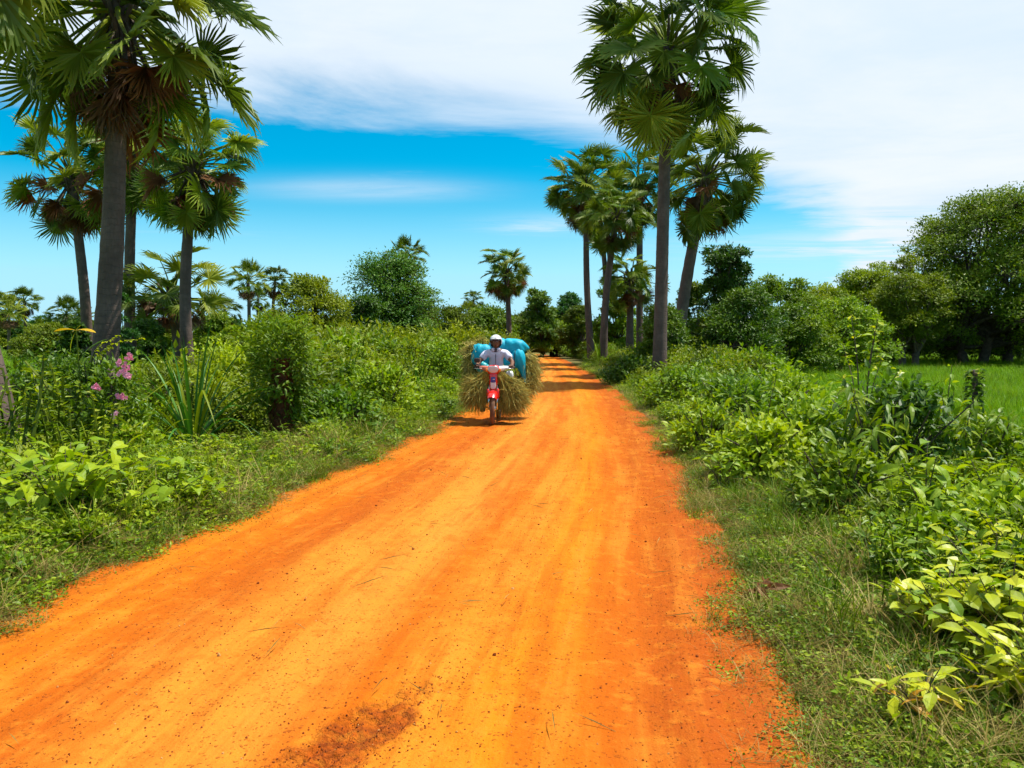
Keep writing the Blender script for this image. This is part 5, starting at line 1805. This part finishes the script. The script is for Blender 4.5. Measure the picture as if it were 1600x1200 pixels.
# head with brow, nose, lips, chin and ears
HC = np.array([0, .035, 1.445])
V, Fc = ellipsoid((0, 0, 0), (.074, .092, .112), 28, 22)
fy = np.clip(-V[:, 1] / .092, 0, 1)
V[:, 0] *= 1 - .22 * sstep(.02, -.11, V[:, 2]) * (.4 + .6 * fy)
nose = np.exp(-((V[:, 0] / .014) ** 2 + ((V[:, 2] + .012) / .022) ** 2)) * (fy > .5)
V[:, 1] -= .022 * nose
V[:, 1] -= .008 * np.exp(-((V[:, 2] - .035) / .012) ** 2) * (fy > .5)
for sx in (-1, 1):
    V[:, 1] += .010 * np.exp(-(((V[:, 0] - sx * .03) / .016) ** 2 + ((V[:, 2] - .012) / .012) ** 2)) * (fy > .4)
V[:, 1] -= .007 * np.exp(-((V[:, 0] / .022) ** 2 + ((V[:, 2] + .058) / .008) ** 2)) * (fy > .4)
V[:, 1] -= .010 * np.exp(-((V[:, 0] / .03) ** 2 + ((V[:, 2] + .1) / .018) ** 2)) * (fy > .2)
mbb.add(V + HC, Fc)
for sx in (-1, 1):
    mbb.add(*ellipsoid(HC + [sx * .074, .012, -.005], (.012, .02, .03), 10, 8))


# hands closed round the grips: palm, four fingers, thumb
def hand(sx):
    w0 = np.array([sx * .312, -.26, 1.03])
    out = []
    g = np.array([sx * .30, -.322, 1.004])
    ax = unit(np.array([sx * .12, .065, .005]))
    out.append(ellipsoid(w0 * .5 + (g + [0, .01, .03]) * .5, (.042, .045, .022), 12, 8))
    for k in range(4):
        b = g + ax * (-.034 + .022 * k)
        ln = (.9, 1.0, .97, .8)[k]
        pts = np.array([b + [0, .025, .034], b + [0, -.016 * ln, .036], b + [0, -.036 * ln, .012], b + [0, -.030 * ln, -.02], b + [0, -.008, -.03 * ln]])
        out.append(tube(spline(pts, 9), np.linspace(.0098, .0075, 9), 7))
    tb = g - ax * .045
    pts = np.array([tb + [0, .04, .02], tb + [0, .022, -.004], tb + [0, .0, -.022], tb + ax * .012 + [0, -.02, -.024]])
    out.append(tube(spline(pts, 7), np.linspace(.0125, .009, 7), 7))
    return out


for sx in (-1, 1):
    for V, Fc in hand(sx):
        mbb.add(V, Fc)
obj('body', mbb.mesh('body', MATS['skin_brown'], smooth=True), rider)
for sx in (-1, 1):
    solid('eye', rider, 'eye_white', ellipsoid(HC + [sx * .03, -.077, .012], (.012, .008, .007), 10, 8))
    solid('iris', rider, 'hair_black', ellipsoid(HC + [sx * .03, -.0845, .012], (.0055, .003, .0055), 8, 6))
    solid('eyebrow', rider, 'hair_black', ellipsoid(HC + [sx * .031, -.086, .033], (.018, .006, .004), 8, 6))
solid('mouth', rider, 'skin_dark', ellipsoid(HC + [0, -.087, -.058], (.022, .006, .003), 10, 6))
# helmet with visor peak
V, Fc = ellipsoid((0, 0, 0), (.118, .138, .125), 32, 22)
cen = V[Fc].mean(1)
keep = (cen[:, 2] > -.055 - .055 * (cen[:, 1] > -.02)) & ~((cen[:, 1] < -.055) & (cen[:, 2] < .045))
helmet = obj('helmet', None, rider, HC + np.array([0, .01, .018]))
solid('helmet_shell', helmet, 'helmet_shell', (V, Fc[keep]), (V * .94, Fc[keep][:, ::-1]))
pk = ellipsoid((0, -.115, .046), (.085, .055, .008), 18, 8)
solid('peak', helmet, 'helmet_shell', pk)
V2, F2 = ellipsoid((0, -.005, 0), (.112, .134, .12), 32, 22)
cen = V2[F2].mean(1)
solid('visor', helmet, 'visor_dark', (V2, F2[(cen[:, 1] < -.05) & (cen[:, 2] < .06) & (cen[:, 2] > .012)]))
solid('chin_strap', helmet, 'strap_black', tube(spline([[-.085, -.01, -.06], [-.05, -.05, -.13], [0, -.065, -.145], [.05, -.05, -.13], [.085, -.01, -.06]], 12), .007, 5))
# shirt with short sleeves, collar and buttons
sh = [(0, .14, .84), (0, .13, 1.0), (0, .10, 1.16), (0, .09, 1.26), (-.185, .085, 1.245), (-.268, .012, 1.135), (.185, .085, 1.245), (.268, .012, 1.135)]
se = [(0, 1), (1, 2), (2, 3), (3, 4), (4, 5), (3, 6), (6, 7)]
sr = [(.155, .118), (.148, .108), (.162, .112), (.10, .085), .076, .072, .076, .072]
Vs, Fs = skin_mesh('shirt', sh, se, sr)
Vs = Vs + .006 * np.sin(Vs[:, 2:3] * 55 + Vs[:, 0:1] * 30) * np.array([[0, 1, 0]]) + .004 * np.sin(Vs[:, 0:1] * 90 + Vs[:, 2:3] * 20) * np.array([[0, 1, 0]])
shirt = solid('shirt', rider, 'shirt_cloth', (Vs, Fs))
for sx in (-1, 1):
    solid('collar', shirt, 'shirt_cloth', rbox((sx * .048, .0, 1.315), (.032, .02, .03), .6), rot=(0, 0, 0))
solid('placket', shirt, 'shirt_dark', rbox((0, -.018, 1.12), (.006, .012, .12), .5))
solid('collar_opening', shirt, 'shirt_dark', rbox((0, -.005, 1.30), (.026, .02, .035), .7))  # dark piece filling the open collar
tr_v = [(0, .14, .82), (-.1, .12, .80), (-.185, -.27, .735), (-.20, -.14, .38), (.1, .12, .80), (.20, -.27, .735), (.26, -.14, .38)]
solid('trousers', rider, 'trouser_cloth', skin_mesh('trousers', tr_v, [(0, 1), (1, 2), (2, 3), (0, 4), (4, 5), (5, 6)], [(.15, .12), .1, .076, .058, .1, .076, .058]))
for sx, fx in ((-1, -.215), (1, .355)):
    solid('shoe', rider, 'black_rubber', rbox((fx, -.28, .245), (.048, .13, .04), .65))
solid('glove', rider, 'trouser_cloth', rbox((-.31, -.29, 1.035), (.045, .05, .03), .7))


# hay bundles ------------------------------------------------------
def hay_bundle(label, tie, ends, rad, n, seed, core, slen=(.35, .6), group='hay bundles tied to the motorbike', down=.4, fuzz=.7):
    """stalks bound at one point fanning towards `ends`, round a lumpy core"""
    r_ = np.random.default_rng(seed)
    o = bthing('hay_bundle', label, 'hay bundle', tie, group)
    tie = np.array(tie)
    mb = MB()
    for c, h in core:
        V, Fc = ellipsoid((0, 0, 0), h, 22, 16)
        V = V * (1 + .07 * np.sin(V[:, :1] * 31 + V[:, 2:3] * 17) + r_.normal(0, .05, (len(V), 1))) + np.array(c) - tie
        mb.add(V, Fc, np.clip(.22 + r_.normal(0, .12, len(V)), 0, 1))
    cores = [(np.array(c) - tie, np.array(h)) for c, h in core]
    for k in range(n):
        if k % 5 < 3:
            c, h = cores[r_.integers(len(cores))]
            u_ = unit(r_.normal(0, 1, 3))
            st = c + u_ * h * .93
            dn = np.array(ends[r_.integers(len(ends))]) - tie - c
            D = unit(dn) * .9 + u_ * .45 * fuzz + r_.normal(0, .42, 3)
            L = r_.uniform(*slen) * .5
        else:
            st = r_.normal(0, .04, 3)
            e_ = np.array(ends[r_.integers(len(ends))]) - tie + r_.normal(0, 1, 3) * rad
            D = e_ - st
            L = np.linalg.norm(D) * r_.uniform(.75, 1.08)
        D = unit(D)
        p1 = st + D * L * .5 + r_.normal(0, .012, 3)
        p2 = st + D * L - np.array([0, 0, down * L * r_.uniform(.1, 1)]) + r_.normal(0, .02, 3)
        S = unit(np.cross(D, r_.normal(0, 1, 3)))
        wd_ = r_.uniform(.0025, .0055)
        V = np.stack([st - S * wd_, st + S * wd_, p1 + S * wd_, p1 - S * wd_, p2])
        mb.add(V, [[0, 1, 2], [0, 2, 3], [3, 2, 4]], r_.beta(2.2, 2.0))
    obj('stalks', mb.mesh('stalks', MATS['hay']), o)
    return o


hay_bundle('hay bundle at the front left of the motorbike, under the mirror', (-.13, -.42, .86), [(-.46, -.40, .62), (-.38, -.42, .40), (-.5, -.3, .5), (-.18, -.45, .38)], .08, 2600, 1,
           [((-.29, -.36, .60), (.17, .16, .23)), ((-.33, -.34, .50), (.13, .14, .14)), ((-.24, -.34, .76), (.13, .12, .10))])
hay_bundle('hay bundle at the front right, stalks fanned towards the road', (.14, -.42, .84), [(.58, -.42, .56), (.48, -.44, .40), (.32, -.44, .32), (.56, -.34, .48), (.2, -.44, .30)], .08, 3200, 2,
           [((.31, -.36, .58), (.19, .16, .22)), ((.38, -.34, .44), (.16, .14, .17)), ((.24, -.34, .40), (.12, .12, .13))])
hay_bundle('tall hay stack behind the rider on the grassy side', (-.34, .62, 1.40), [(-.62, .5, 1.25), (-.60, .5, .75), (-.5, .45, .65), (-.3, .5, 1.5)], .09, 3000, 3,
           [((-.44, .62, 1.22), (.20, .30, .24)), ((-.47, .62, .88), (.18, .32, .34)), ((-.36, .60, .66), (.17, .30, .26))])
hay_bundle('hay stack behind the rider on the road side', (.46, .66, 1.25), [(.74, .5, .95), (.70, .5, .72), (.6, .5, .6)], .08, 2200, 4,
           [((.54, .66, 1.08), (.15, .30, .20)), ((.58, .66, .80), (.14, .30, .24)), ((.46, .64, .62), (.18, .3, .18))])


# sacks ------------------------------------------------------------
def sack(label, c, r, rot, seed, mat='sack_blue', pinch=.0, crease=.07, power=.72, taper=0.0):
    r_ = np.random.default_rng(seed)
    o = bthing('sack', label, 'sack', c, 'blue sacks behind the rider')
    V, Fc = ellipsoid((0, 0, 0), (1, 1, 1), 40, 28, power)
    q = V.copy()
    f = r_.uniform(3, 5, 6)
    ph = r_.uniform(0, 6.28, 6)
    n_ = sum(np.sin(q @ unit(r_.normal(0, 1, 3)) * f[k] + ph[k]) for k in range(6)) / 6
    fold = np.abs(np.sin(q[:, 0] * 5 + 2 * q[:, 2] + ph[0])) ** .5
    V = V * (1 + .10 * n_[:, None] + crease * (fold[:, None] - .7))
    if pinch:
        k = 1 - pinch * sstep(.25, 1.0, q[:, 0])
        V[:, 1:] *= k[:, None]
    if taper:
        k = 1 - taper * sstep(.9, -1.0, q[:, 2])
        V[:, :2] *= k[:, None]
    V = V * np.array(r)
    M_ = np.array(Euler(rot).to_matrix())
    obj('cloth', mesh_np('cloth', V @ M_.T, Fc, None, True, [MATS[mat]]), o)
    return o, M_, np.array(r)


sack('blue sack behind the shoulder under the hay stack', (-.31, .44, 1.20), (.2, .17, .22), (0, .25, 0), 1)
sack('blue sack directly behind the helmet', (.02, .50, 1.28), (.20, .18, .24), (0, 0, .1), 2)
o, M_, rr = sack('plump blue sack lying on top beside the helmet', (.33, .50, 1.36), (.25, .19, .15), (0, .10, 0), 3, pinch=.45)
V, Fc = torus((0, 0, 0), .135, .008)
obj('tie', mesh_np('tie', (V * np.array([1, .95, .8]) + np.array([-.16, 0, 0])) @ M_.T, Fc, None, True, [MATS['strap_black']]), o)
o, M_, rr = sack('narrow blue sack hanging point down beside the rider', (.44, .36, 1.00), (.145, .12, .34), (0, -.26, 0), 4, taper=.82, power=.85)
obj('strap', mesh_np('strap', *tube(spline([[-.10, -.14, .30], [-.11, -.16, .0], [-.06, -.13, -.28]], 8), .009, 6), None, True, [MATS['strap_black']]), o)
sack('blue sack corner above the front right hay', (.27, .40, 1.10), (.14, .14, .15), (0, .4, 0), 6)
sack('small teal sack corner showing below the mirror', (-.27, .30, .97), (.12, .10, .11), (0, .6, 0), 5, 'sack_teal')
V, Fc = ellipsoid((0, 0, 0), (.07, .06, .08), 24, 18, .8)
V = V * (1 + np.random.default_rng(3).normal(0, .03, (len(V), 1)))
bag = bthing('plastic_bag', 'white plastic bag tucked by the rider above the hay', 'bag', (.27, -.22, .86))
obj('film', mesh_np('film', V, Fc, None, True, [MATS['bag_white']]), bag)
